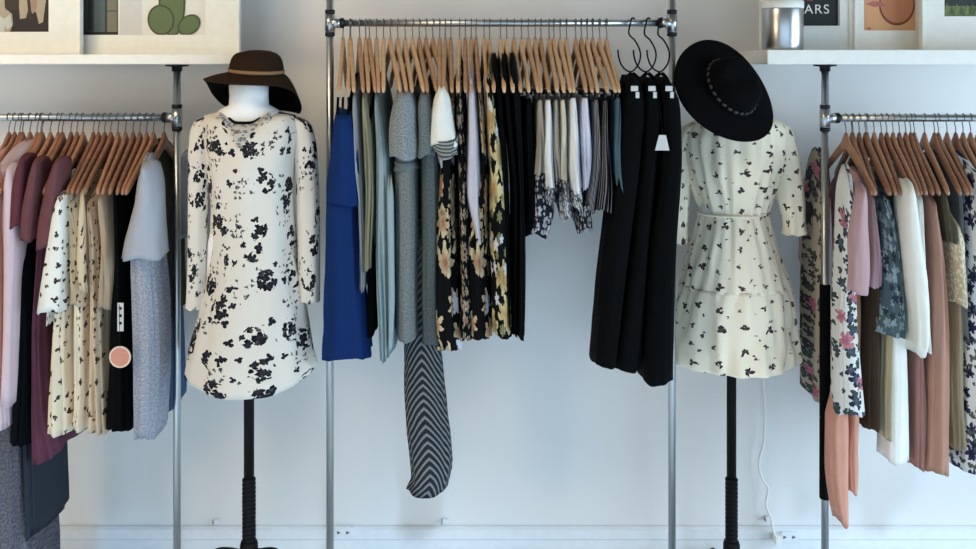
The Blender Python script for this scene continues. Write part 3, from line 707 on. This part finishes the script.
bm = bmesh.new(); tube(bm, [P(662.5, 135.5, -.2252), P(661, 118, -.222), P(660, 104, -.215)], .0007, 6); link_mesh('string', bm, M['black'], tg, cc)

# --- right rack ------------------------------------------------------------
g_('R', 'dress', 'dress', 'white garden print dress with slanted hem around the right rack post', f['whitefl'], [(190, 843, 852), (240, 841, 853), (320, 838, 856), (412, 836, 862)], 'white garden print dress', yc=-.15, a=.055, hx=846, yaw=0, fold=.14, yref=-.17, main='front_panel',
   parts=[('back_panel', f['multifl'], [(172, 817, 827), (260, 812, 827), (340, 810, 827), (396, 809, 826)], dict(yc=.12, a=.095, yref=.08, fold=.15, label='darker back panel'))])
g_('R', 'trousers', 'trousers', 'coral wide leg trousers reaching lowest under the white garden print dress', f['coral'], [(200, 845, 849), (300, 842, 848), (402, 838, 848), (415, 832, 849), (470, 832, 850), (505, 836, 849), (524, 840, 848)], 'coral trousers', yc=-.13, a=.045, lift=0, hx=853, yaw=-8, hang=True, main='trouser_leg', fold=.14, nf=5,
   parts=[('trouser_leg', None, [(402, 849, 858), (420, 849, 859), (460, 846, 858), (491, 847, 856)], dict(yc=-.10, a=.05, lift=0, fold=.14, nf=5))])
g_('R', 't_shirt', 't-shirt', 'dusty pink tee with a loose sleeve, right of the white garden print dress', f['pinktee'], [(196, 861, 868), (250, 862, 874), (282, 862, 878)], 'dusty pink tee', a=.17, hx=852, parts=[('sleeve', None, [(190, 857, 867), (240, 850, 869), (292, 848, 868)], dict(SLV, a=.06, yc=-.18))])
g_('R', 'trousers', 'trousers', 'narrow tan peach trousers below the dusty pink tee', f['peach'], [(285, 851, 859), (330, 850, 860), (420, 849, 856)], '', yc=-.02, a=.07, hang=False, main='trouser_leg')
g_('R', 'trousers', 'trousers', 'brown corduroy trousers below the teal haze blouse', f['brown'], [(240, 870, 873), (330, 864, 876), (425, 861, 874)], 'brown corduroy trousers', a=.15, main='trouser_leg')
g_('R', 'trousers', 'trousers', 'sand chinos between the brown corduroys and the white jeans', f['sand'], [(240, 877, 880), (330, 877, 887), (431, 875, 888)], 'sand chinos', a=.15, main='trouser_leg')
g_('R', 'blouse', 'blouse', 'teal haze print blouse right of the dusty pink tee', f['tealfl'], [(196, 871, 882), (240, 872, 893), (300, 872, 902), (330, 870, 905)], 'teal haze blouse', a=.195, fold=.18)
g_('R', 'jeans', 'jeans', 'white jeans hanging straight below the teal haze blouse', f['whitejean'], [(240, 887, 892), (332, 887, 906), (461, 886, 909)], 'white jeans', yc=-.1, a=.06, fold=.06, main='trouser_leg')
g_('R', 'top', 'top', 'beige linen top left of the cream silk blouse', f['beige'], [(198, 893, 901), (250, 896, 906), (336, 900, 908)], 'beige linen top', a=.19)
g_('R', 'blouse', 'blouse', 'cream silk blouse with rounded cuff, middle of the right rack', f['creamsilk'], [(196, 906, 915), (260, 907, 919), (345, 911, 924)], 'cream silk blouse', a=.18, parts=[('sleeve', None, [(186, 903, 915), (230, 905, 920), (290, 910, 928), (340, 914, 929), (354, 914, 926)], dict(SLV, a=.055))])
g_('R', 'cardigan', 'cardigan', 'long blush brown cardigan right of the cream silk blouse', f['blush'], [(200, 920, 927), (260, 924, 936), (340, 922, 942), (465, 918, 944)], 'long blush brown cardigan', a=.19, fold=.13)
g_('R', 'trousers', 'trousers', 'faded rose trousers between the white jeans and the blush cardigan', f['blush2'], [(280, 912, 916), (380, 908, 918), (462, 908, 919)], 'faded rose trousers', a=.15, main='trouser_leg')
g_('R', 'top', 'top', 'moss green top with one narrow strap, above the cream lace top', f['olivetop'], [(192, 930, 937), (215, 932, 942), (240, 936, 946)], 'moss green top', a=.2)
g_('R', 'top', 'top', 'cream lace top left of the navy bloom print dress', f['lacecream'], [(222, 941, 949), (245, 942, 957), (300, 943, 958)], 'cream lace top', a=.2, fold=.18)
g_('R', 'top', 'top', 'grey rib knit top between the cream lace top and the navy bloom dress', f['greyknit'], [(180, 946, 951), (230, 949, 955), (330, 952, 958)], 'grey rib knit top', a=.17)
g_('R', 'skirt', 'skirt', 'beige linen skirt hanging below the cream lace top', f['beige'], [(298, 945, 955), (350, 945, 957), (442, 945, 958)], '', a=.16, hang=False)
g_('R', 'dress', 'dress', 'white dress with navy blooms at the far right end of the right rack', f['navyfl'], [(176, 962, 972), (240, 960, 978), (340, 959, 985), (467, 957, 990)], 'white navy bloom dress', a=.2, fold=.14)
g_('R', 'dress', 'dress', 'white navy bloom dress cut off by the right edge', f['navyfl'], [(178, 985, 995), (340, 992, 1012), (440, 992, 1014)], 'bloom dress at the right edge', a=.2, fold=.14)

# further hangers in the gaps of each row
for rack, lo, hi in (('L', X(-20), X(154)), ('C', X(342), X(613)), ('R', X(846), X(1000))):
    row = sorted(p for p in placed if p[0] == rack)
    for (r0, xa, na, ca_), (r1, xb, nb, cb_) in zip(row, row[1:]):
        gap = xb-xa; k = int(round(gap/.0235))-1
        if k < 1 or xa < lo-.05 or xb > hi+.05: continue
        for q in range(k):
            w_ = '' if k == 1 else ('left of two ' if q == 0 else 'right of two ') if k == 2 else ('left of three ', 'middle of three ', 'right of three ', 'fourth of ')[min(q, 3)]
            place_hanger(rack, xa+gap*(q+1)/(k+1), bias(rack, xa, random)*1.0, w_+('wooden hangers' if k > 1 else 'wooden hanger')+' right of the '+na+' hanger', ca_ and cb_)
# ================================================================ mannequins
def dress_form(px, Y, label, legs, hump):
    x = X(px, Y)
    root = empty('dress_form', (x, Y, 0), label, 'mannequin')
    L = lambda *a: Vector(a)
    # torso with neck: one continuous shape
    bm = bmesh.new(); rings = []
    zs = Z(112, Y)
    prof = [(zs-.56, .10, .08), (zs-.50, .155, .10), (zs-.40, .150, .098), (zs-.27, .112, .085), (zs-.16, .135, .10), (zs-.07, .150, .085), (zs-.02, .130, .066), (zs+.006, .09, .058), (zs+.022, .060, .058), (zs+.05, .058, .057), (zs+.082, .060, .058), (zs+.087, .052, .05)]
    for z, rx, ry in prof:
        q_ = .84 if z < zs else 1
        rings.append([bm.verts.new((x+q_*rx*math.cos(2*PI*k/32), Y+q_*ry*math.sin(2*PI*k/32), z)) for k in range(32)])
    for i in range(len(rings)-1):
        for k in range(32): bm.faces.new((rings[i][k], rings[i][(k+1) % 32], rings[i+1][(k+1) % 32], rings[i+1][k]))
    bm.faces.new(rings[0][::-1]); bm.faces.new(rings[-1])
    link_mesh('torso', bm, M['form'], root, (x, Y, zs))
    bm = bmesh.new(); tube(bm, [(x, Y, Z(485, Y)), (x, Y, zs-.55)], .0155, 18); link_mesh('pole', bm, M['black'], root, (x, Y, 1))
    bm = bmesh.new(); pr = []
    z0, z1 = Z(541, Y), Z(477, Y)
    pr.append((.0155, z0))
    n = 15
    for i in range(n):
        za, zb = z0+(z1-z0)*i/n, z0+(z1-z0)*(i+.75)/n
        pr += [(.0175, za), (.0205, za+.002), (.0205, zb-.002), (.0175, zb)]
    pr.append((.0155, z1))
    lathe(bm, pr, (x, Y, 0), 20); link_mesh('ribbed_collar', bm, M['black'], root, (x, Y, z0))
    bm = bmesh.new(); lathe(bm, [(.018, .10), (.024, .105), (.027, .12), (.027, z0-.01), (.024, z0), (.019, z0+.002)], (x, Y, 0), 24); link_mesh('hub', bm, M['black'], root, (x, Y, .1))
    for ang in legs:
        hp = hump-(.07 if ang == 90 else 0); a = math.radians(ang); d = Vector((math.cos(a), math.sin(a), 0))
        pts = [Vector((x, Y, hp-.02))+d*.02, Vector((x, Y, hp-.003))+d*.06, Vector((x, Y, hp))+d*.10, Vector((x, Y, hp-.035))+d*.145, Vector((x, Y, hp*.42))+d*.18, Vector((x, Y, .022))+d*.22, Vector((x, Y, .016))+d*.245]
        s = spline(pts, 5)
        bm = bmesh.new(); tube(bm, s, [.017-.006*i/(len(s)-1) for i in range(len(s))], 12)
        lg = link_mesh('leg', bm, M['black'], root, (x, Y, 0))
        bm = bmesh.new(); lathe(bm, [(.012, 0), (.017, .003), (.017, .012), (.010, .016)], Vector((x, Y, 0))+d*.245, 14)
        ft = link_mesh('foot_pad', bm, M['black']); ft.parent = lg; 
        ft.location = -(Vector((x, Y, 0)))
    return root, x, Y
df1, x1, Y1 = dress_form(249, -.12, 'white dress form on a black stand under the brown felt hat, at left', (90, 200, 340), .268)
df2, x2, Y2 = dress_form(731.5, .08, 'white dress form on a black stand under the black hat, at right', (90, 212, 328), .145)

# black and white floral dress
fl1 = floral('white_black_posy_print', (216, 210, 200), [
    dict(s=36, r=.60, n=4, col=(22, 23, 28), col2=(58, 58, 64), p=.88, rnd=.95, cs=9.6, cr=.31, crnd=.75, wob=.016, **{'in': .5}),
    dict(s=62, r=.34, n=3, col=(84, 86, 90), p=.5, cs=9.6, cr=.38, crnd=.75, wob=.02),
    dict(s=18, r=.2, n=3, col=(40, 42, 48), p=.3, rnd=.9, wob=.012)])
dr1 = empty('dress', (x1, Y1, Z(112, Y1)), 'white long sleeved dress with black posies on the mannequin in the brown hat', 'dress')
DR = [(109, 232, 268, .062), (112, 216, 286, .068), (117, 204, 299, .078), (130, 203, 300, .095), (165, 209, 295, .115), (200, 212, 293, .105), (250, 211, 295, .112), (300, 203, 302, .125), (350, 190, 309, .135), (370, 188, 312, .138), (384, 186, 313, .138)]
def shirt_hem(bm, cx, amp, z0, half):
    # a dipped front hem and raised sides
    for v in bm.verts:
        t = max(0, min(1, (z0+.10-v.co.z)/.10)); u = abs(v.co.x-cx)/half
        v.co.z += amp*t*(u**2.2)
bm = drape(DR, lift=0, yf=1, taper=1, yc=Y1, yref=Y1, a=.1, fold=.06, nf=8, seg=72, nrow=44, seed=3, ex=(1, 1), hem=.004)
shirt_hem(bm, x1, .05, Z(384, Y1), .2)
def neckdip(bm):
    za, zb = Z(150, Y1), Z(109, Y1)
    for v in bm.verts:
        t = (v.co.z-za)/(zb-za)
        if t > 0 and v.co.y < Y1: v.co.z -= .040*min(1, t)**1.5*math.exp(-((v.co.x-x1)/.058)**4)*min(1, (Y1-v.co.y)/.045)
neckdip(bm)
link_mesh('body', bm, fl1, dr1, dr1.location)
bm = drape([(r[0], r[1]-1.1, r[2]+1.1, r[3]+.0035) for r in DR[:5]]+[(200, 211, 294, .1085)], lift=0, taper=1, yf=1, yc=Y1, yref=Y1, a=.1, fold=.06, nf=8, seg=96, nrow=60, seed=3, ex=(1, 1), hem=0, cap=False)
neckdip(bm)
zk = Z(109, Y1)-.040
def keep(c):
    u = abs(c.x-x1); dn = (zk+.04*(1-math.exp(-((c.x-x1)/.058)**4)))-c.z
    return c.y < Y1 and u < .078 and dn < max(.020+.006*math.sin(c.x*160), .075*(1-u/.05))
bmesh.ops.delete(bm, geom=[fc_ for fc_ in bm.faces if not keep(fc_.calc_center_median())], context='FACES')
LACE = bm
def arm_sleeve(pts, name, mat, root, seed, fold=.12, Yb=None):
    """pts: (px, py, half width px, depth offset)"""
    rnd = random.Random(seed); bm = bmesh.new(); uvl = bm.loops.layers.uv.new('UVMap')
    sm = spline([Vector((a, b, 0)) for a, b, _, _ in pts], 5); w = spline([Vector((c, d, 0)) for _, _, c, d in pts], 5)
    Yb = root.location.y; rings = []; n = 28; ph = rnd.random()*6
    for i, (p, q) in enumerate(zip(sm, w)):
        Y = Yb+q.y; c = P(p.x, p.y, Y); r = q.x*(D+Y)/F; ring = []
        for k in range(n):
            a = -PI/2+2*PI*(k/n-.5); t = i/len(sm)
            rr = r*(1+fold*t*math.sin(6*a+ph))
            ring.append(bm.verts.new(c+Vector((rr*math.cos(a), rr*.9*math.sin(a), .004*t*math.sin(6*a+ph)))))
        rings.append(ring)
    inner = [bm.verts.new(v.co*.88+sum((u.co for u in rings[-1]), Vector())/n*.12+Vector((0, 0, .01))) for v in rings[-1]]
    rings.append(inner)
    for i in range(len(rings)-1):
        for k in range(n):
            f_ = bm.faces.new((rings[i][k], rings[i][(k+1) % n], rings[i+1][(k+1) % n], rings[i+1][k]))
            for l, (ii, kk) in zip(f_.loops, ((i, k), (i, k+1), (i+1, k+1), (i+1, k))):
                l[uvl].uv = ((kk/n-.5)*.28+seed, rings[ii][0].co.z)
    bm.faces.new(rings[0])
    return link_mesh(name, bm, mat, root, root.location)
arm_sleeve([(211, 117, 7, 0), (203, 123, 9.5, 0), (199, 145, 10.5, -.01), (198, 200, 10, -.02), (197, 260, 9.5, -.03), (196, 300, 10, -.03), (195.5, 308, 10, -.03)], 'sleeve', fl1, dr1, 1.3, .07)
arm_sleeve([(292, 117, 7, 0), (300, 123, 9.5, 0), (305, 145, 11, 0), (308, 200, 11, 0), (309, 260, 10.5, -.01), (309, 294, 10.5, -.01), (309, 301, 10.5, -.01)], 'sleeve', fl1, dr1, 2.1, .07)
# lace yoke and dark neckline piping
lace = floral('grey_sheer_lace', (196, 194, 190), [dict(s=90, r=.5, n=5, col=(120, 120, 120), p=.7, wob=.008)])
o = link_mesh('lace_yoke', LACE, lace, dr1, dr1.location); o['label'] = 'grey lace yoke'
bm = bmesh.new(); pts = []
for k in range(65):
    a = 2*PI*k/64; px_, py_ = .0625*math.cos(a), .070*math.sin(a)
    zz = Z(109, Y1)+.002
    if py_ < 0: zz -= .040*math.exp(-(px_/.058)**4)*min(1, -py_/.045)
    pts.append((x1+px_, Y1+py_, zz))
tube(bm, pts, .0042, 8, False); o = link_mesh('neck_piping', bm, M['foam'], dr1, dr1.location); o['label'] = 'black neckline piping'

# cream sprig dress
fl2 = floral('cream_scattered_sprig_print', (243, 226, 203), [
    dict(s=16.5, r=.17, n=3, col=(62, 56, 58), col2=(104, 88, 80), p=.97, rnd=.35, wob=.022, **{'in': .3}),
    dict(s=62, r=.34, n=3, col=(84, 78, 76), p=.6, rnd=.9, cs=16.5, cr=.19, crnd=.35, wob=.012)])
dr2 = empty('dress', (x2, Y2, Z(130, Y2)), 'cream sprig dress with gathered waist on the mannequin in the black hat', 'dress')
T2 = [(114, 722, 750, .06), (118, 704, 768, .07), (124, 690, 783, .082), (140, 684, 786, .098), (170, 687, 781, .118), (195, 694, 772, .105), (209, 699, 767, .095), (214, 700, 766, .094)]
B2 = [(211, 700, 766, .095), (222, 697, 769, .105), (240, 692, 774, .118), (260, 686, 780, .128), (285, 680, 787, .136)]
B3 = [(283, 680, 787, .136), (300, 676, 790, .142), (330, 671, 794, .148), (362, 667, 797, .152)]
link_mesh('bodice', drape(T2, lift=0, yf=1, taper=1, yc=Y2, yref=Y2, a=.1, fold=.06, nf=22, seg=120, nrow=26, seed=5, ex=(1, 1), hem=0, grow=.5), fl2, dr2, dr2.location)
link_mesh('skirt_tier', drape(B2, lift=0, yf=1, taper=1, yc=Y2, yref=Y2, a=.1, fold=.05, nf=22, seg=120, nrow=22, seed=6, ex=(1, 1), hem=.002, grow=1), fl2, dr2, dr2.location)
bm = drape(B3, lift=0, yf=1, taper=1, yc=Y2, yref=Y2, a=.1, fold=.065, nf=17, seg=120, nrow=22, seed=8, ex=(1, 1), hem=.003, grow=.8)
shirt_hem(bm, x2, .022, Z(362, Y2), .21)
link_mesh('skirt_tier', bm, fl2, dr2, dr2.location)
bm = bmesh.new(); tube(bm, [(x2+.111*math.cos(2*PI*k/48), Y2+.099*math.sin(2*PI*k/48), Z(212, Y2)) for k in range(49)], .004, 8, False)
uvl = bm.loops.layers.uv.new('UVMap'); link_mesh('waistband', bm, fl2, dr2, dr2.location)
arm_sleeve([(776, 122, 7, 0), (783, 130, 9, 0), (788, 160, 12, 0), (790, 190, 13.5, 0), (792, 208, 12.5, 0), (793, 216, 11.5, 0), (794, 226, 11, 0), (794, 234, 12, 0)], 'sleeve', fl2, dr2, .4, .15)
arm_sleeve([(694, 124, 7, 0), (687, 134, 9, 0), (682, 165, 9, 0), (680, 200, 9, 0), (679, 226, 8.5, 0), (679, 243, 9, 0)], 'sleeve', fl2, dr2, .9, .12)

# ================================================================ hats
felt1 = heather('brown_felt', (40, 29, 21), (62, 44, 31), 300)
felt1d = felt1
felt2 = heather('black_felt', (7, 8, 10), (13, 14, 16), 300)
def hat(mat, bandmat, rc, hc, brim, drop, pinch, name, label, bandname, beads=False):
    """crown around the z axis, base at z=0"""
    root = empty(name, (0, 0, 0), label, 'hat'); n = 64
    bm = bmesh.new(); uvl = bm.loops.layers.uv.new('UVMap'); rings = []
    prof = []
    for i in range(9):     # crown from top to base
        t = i/8
        prof.append((rc*math.sin(PI/2*t)**.75*(.90+.10*t), hc*(1-t**3.2)))
    for r, z in prof:
        ring = []
        for k in range(n):
            a = 2*PI*k/n
            zz = z-pinch*math.exp(-(r*math.sin(a)/(rc*.35))**2)*math.exp(-(r/(rc*.8))**4)
            ring.append(bm.verts.new((r*math.cos(a), r*1.08*math.sin(a), zz)))
        rings.append(ring)
    ctr = None
    for i in range(1, 11):
        t = i/10; ring = []
        for k in range(n):
            a = 2*PI*k/n; rb = brim(a)
            r = rc+(rb-rc)*t
            ring.append(bm.verts.new((r*math.cos(a), r*(1.08-.08*t)*math.sin(a), -drop(a)*t**1.6)))
        rings.append(ring)
    # turned edge and the underside of brim and crown
    off = .0035
    for i in range(len(rings)-1, 0, -1):
        ring = []
        for v in [v for v in rings[i]]:
            s = .985 if i < 9 else 1.0
            ring.append(bm.verts.new(Vector((v.co.x*s, v.co.y*s, v.co.z-off))))
        rings.append(ring)
    for i in range(len(rings)-1):
        for k in range(n):
            f_ = bm.faces.new((rings[i][k], rings[i][(k+1) % n], rings[i+1][(k+1) % n], rings[i+1][k]))
            if i > 18 and isinstance(mat, list): f_.material_index = 1     # shade under the brim, painted as a darker felt colour
            for l in f_.loops: l[uvl].uv = (l.vert.co.x, l.vert.co.y+l.vert.co.z)
    bm.faces.new(rings[0]); bm.faces.new(rings[-1])
    link_mesh('felt_body', bm, mat, root)
    bm = bmesh.new()
    if not beads:
        ring = [[bm.verts.new((rr*math.cos(2*PI*k/n), rr*1.08*math.sin(2*PI*k/n), z)) for k in range(n)] for rr, z in ((rc*1.005, .004), (rc*1.022, .005), (rc*1.018, .014), (rc*1.0, .015))]
        for i in range(3):
            for k in range(n): bm.faces.new((ring[i][k], ring[i][(k+1) % n], ring[i+1][(k+1) % n], ring[i+1][k]))
    else:
        for k in range(26):
            a = 2*PI*k/26
            m4 = Matrix.Translation((rc*1.02*math.cos(a), rc*1.10*math.sin(a), .016)) @ Matrix.Rotation(a, 4, 'Z') @ Matrix.Diagonal((.004, .0085, .006, 1))
            bmesh.ops.create_uvsphere(bm, u_segments=10, v_segments=6, radius=1, matrix=m4)
    o = link_mesh(bandname, bm, bandmat, root)
    return root
def drop1(a):
    # a measured from +x; front is -y (270 deg)
    d = math.degrees(a) % 360
    tab = [(0, .075), (20, .110), (45, .138), (90, .135), (122, .138), (140, .126), (160, .084), (178, .034), (195, .022), (215, .022), (240, .022), (270, .022), (310, .025), (340, .042), (360, .075)]
    return interp(tab, d)[0]
def brim1(a):
    d = math.degrees(a) % 360
    tab = [(0, .142), (30, .155), (60, .170), (90, .165), (135, .165), (180, .168), (225, .156), (270, .135), (315, .125), (360, .142)]
    return interp(tab, d)[0]
h1 = hat([felt1, plain('shaded_brim_underside', (20, 17, 15))], plain('tan_cord', (150, 118, 88)), .088, .077, brim1, drop1, .012, 'floppy_hat', 'brown felt hat with drooping brim and thin tan band', 'hat_band')
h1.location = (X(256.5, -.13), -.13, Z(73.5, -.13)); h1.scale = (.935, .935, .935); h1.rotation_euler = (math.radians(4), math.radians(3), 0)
h2 = hat(felt2, solid('dark_pewter_beads', (54, 56, 58), .4, .3, k=1),   .088, .085, lambda a: .186+.006*math.sin(2*a+1), lambda a: .012+.012*math.cos(2*a), .030, 'wide_brim_hat', 'black wide brimmed felt hat with a dark beaded band', 'beaded_band', True)
ax = Vector((.43, -.74, .51)).normalized()
h2.rotation_euler = ax.to_track_quat('Z', 'Y').to_euler()
h2.location = P(729, 89, -.08)

# ================================================================ small things on the wall
def outlet(px, py, label):
    c = P(px, py, WALLY-.02); root = empty('power_outlet', c, label, 'outlet')
    bm = bmesh.new(); box(bm, c+Vector((-.032, -.008, -.018)), c+Vector((.032, .012, .018)), .003); link_mesh('cover_plate', bm, M['trim'], root, c, False)
    for dx in (-.018, .014):
        bm = bmesh.new(); vs = [bm.verts.new(c+Vector((dx+a, y, b))) for y in (-.0095, -.007) for a, b in ((-.005, -.006), (.007, 0), (-.005, .006))]
        for q in ((0, 1, 2), (5, 4, 3), (0, 3, 4, 1), (1, 4, 5, 2), (2, 5, 3, 0)): bm.faces.new([vs[i] for i in q])
        link_mesh('socket', bm, M['wire'], root, c, False)
outlet(344, 531.5, 'white socket plate on the baseboard beside the middle rack left post')
outlet(789, 536, 'white socket plate on the baseboard beside the white cable')
for px, py, lab in ((217, 520.5, 'small white wall clip left of the left mannequin pole'), (445, 520, 'small white wall clip under the chevron trousers'), (767, 517.5, 'small white wall clip beside the hanging white cable')):
    c = P(px, py, WALLY); bm = bmesh.new(); box(bm, c+Vector((-.010, -.014, -.009)), c+Vector((.012, -.0005, .009)), .003)
    box(bm, c+Vector((-.013, -.018, -.006)), c+Vector((-.008, -.006, .006)), .001, 1)
    tag(link_mesh('cable_clip', bm, [M['trim'], M['wire']], None, c, False), lab, 'clip')
cb = empty('power_cable', P(776, 538, WALLY-.03), 'white cable dropping from behind the cream dress to the baseboard', 'cable')
bm = bmesh.new()
cp = [(765, 250, .25), (764, 330, .29), (763.5, 365, .31), (765, 400, .32), (764, 440, .33), (759, 462, .33), (762, 478, .33), (768, 488, .33), (766, 505, .325), (771, 518, .32), (773, 530, .315), (776, 537, .31)]
tube(bm, spline([P(a, b, y) for a, b, y in cp], 6), .0045, 8); link_mesh('cord', bm, M['white'], cb, cb.location)
bm = bmesh.new(); c = P(777, 538, .32); box(bm, c+Vector((-.014, -.02, -.014)), c+Vector((.014, .018, .014)), .004); link_mesh('plug', bm, M['white'], cb, cb.location, False)
# round price tag on the left rack
c = P(120, 357, -.235)
tg = empty('price_tag', c, 'round pink price tag with a cream rim hanging on a black dress', 'tag')
def disc(r, y0, y1, n=32):
    bm = bmesh.new(); rg = [[bm.verts.new(c+Vector((r*math.cos(2*PI*k/n), y, r*math.sin(2*PI*k/n)))) for k in range(n)] for y in (y0, y1)]
    for k in range(n): bm.faces.new((rg[0][k], rg[0][(k+1) % n], rg[1][(k+1) % n], rg[1][k]))
    bm.faces.new(rg[0]); bm.faces.new(rg[1][::-1]); return bm
link_mesh('card', disc(.032, -.0005, .001), solid('cream_card', (222, 200, 180), .7), tg, c, False)
o = link_mesh('printed_face', disc(.027, -.0012, -.0006), solid('pink_card', (208, 142, 122), .7), tg, c, False); o['label'] = 'pink face'
bm = bmesh.new(); tube(bm, [P(120, 347, -.2352), P(119.5, 325, -.225), P(119, 300, -.21)], .0008, 6); link_mesh('string', bm, M['black'], tg, c)
c2 = P(120.5, 317, -.212)
bm = bmesh.new(); box(bm, c2+Vector((-.009, -.001, -.042)), c2+Vector((.009, .001, .042)))
for k in range(3): box(bm, c2+Vector((-.004, -.0016, .022-.022*k)), c2+Vector((.004, -.001, .030-.022*k)), 0, 1)
tag(link_mesh('brand_tag', bm, [M['label'], M['black']], None, c2, False), 'narrow white paper tag above the round pink one', 'tag')

# ================================================================ light
def area(name, loc, target, sx, sy, power, rgb):
    l = bpy.data.lights.new(name, 'AREA'); l.shape = 'RECTANGLE'; l.size = sx; l.size_y = sy; l.energy = power; l.color = rgb
    o = bpy.data.objects.new(name, l); C.objects.link(o); o.location = loc
    o.rotation_euler = (Vector(target)-Vector(loc)).to_track_quat('-Z', 'Y').to_euler(); return o
area('window_daylight', (4.6, -2.2, 1.3), (0, .3, 1.0), 3.4, 2.4, 165, (.66, .84, 1.0))
area('shopfront_daylight', (.3, -5.2, 1.1), (.3, .3, .7), 5.0, 2.0, 52, (.56, .79, 1.0))
area('ceiling_lamp', (-1.6, -1.7, 2.95), (-1.3, .3, 1.3), 1.4, .6, 24, (1.0, .84, .62))
area('warm_left_fill', (-3.0, -2.8, 1.7), (-.8, .3, 1.5), .8, .8, 26, (1.0, .74, .44))  # unseen warm fill, added to tint the wall and racks at left
for xs in (-1.9, -.1, 1.7):      # daylight falling through the shopfront onto the floor
    l = bpy.data.lights.new('floor_daylight', 'SPOT'); l.energy = 1500; l.color = (.56, .80, 1.0); l.spot_size = math.radians(36); l.spot_blend = .5; l.shadow_soft_size = .3
    o = bpy.data.objects.new('floor_daylight', l); C.objects.link(o); o.location = (xs+.6, -4.6, 4.0)
    o.rotation_euler = (Vector((xs, -1.75, 0))-o.location).to_track_quat('-Z', 'Y').to_euler()
W = bpy.data.worlds.new('room_ambient'); bpy.context.scene.world = W; W.use_nodes = True
g = G(W.node_tree); bg = W.node_tree.nodes['Background']
o = g.sep(g.n('ShaderNodeTexCoord').outputs['Generated'])
x = g.n('ShaderNodeClamp'); g.put(x.inputs[0], g.m('MULTIPLY_ADD', o[2], .8, .5))
g.put(bg.inputs['Color'], g.mix(x.outputs[0], (.80, .92, 1.0, 1), (1.0, .95, .86, 1)))
bg.inputs['Strength'].default_value = .14

sc = bpy.context.scene
cam = bpy.data.cameras.new('camera'); co = bpy.data.objects.new('camera', cam); C.objects.link(co)
co.location = (0, -D, H); co.rotation_euler = (PI/2, 0, 0)
cam.sensor_width = 36; cam.lens = F/976*36; cam.shift_y = -(274.5-YH)/976; cam.clip_start = .05
sc.camera = co
sc.view_settings.view_transform = 'Standard'; sc.view_settings.look = 'None'; sc.view_settings.gamma = 1
sc.view_settings.use_curve_mapping = False; sc.view_settings.exposure = 0.0
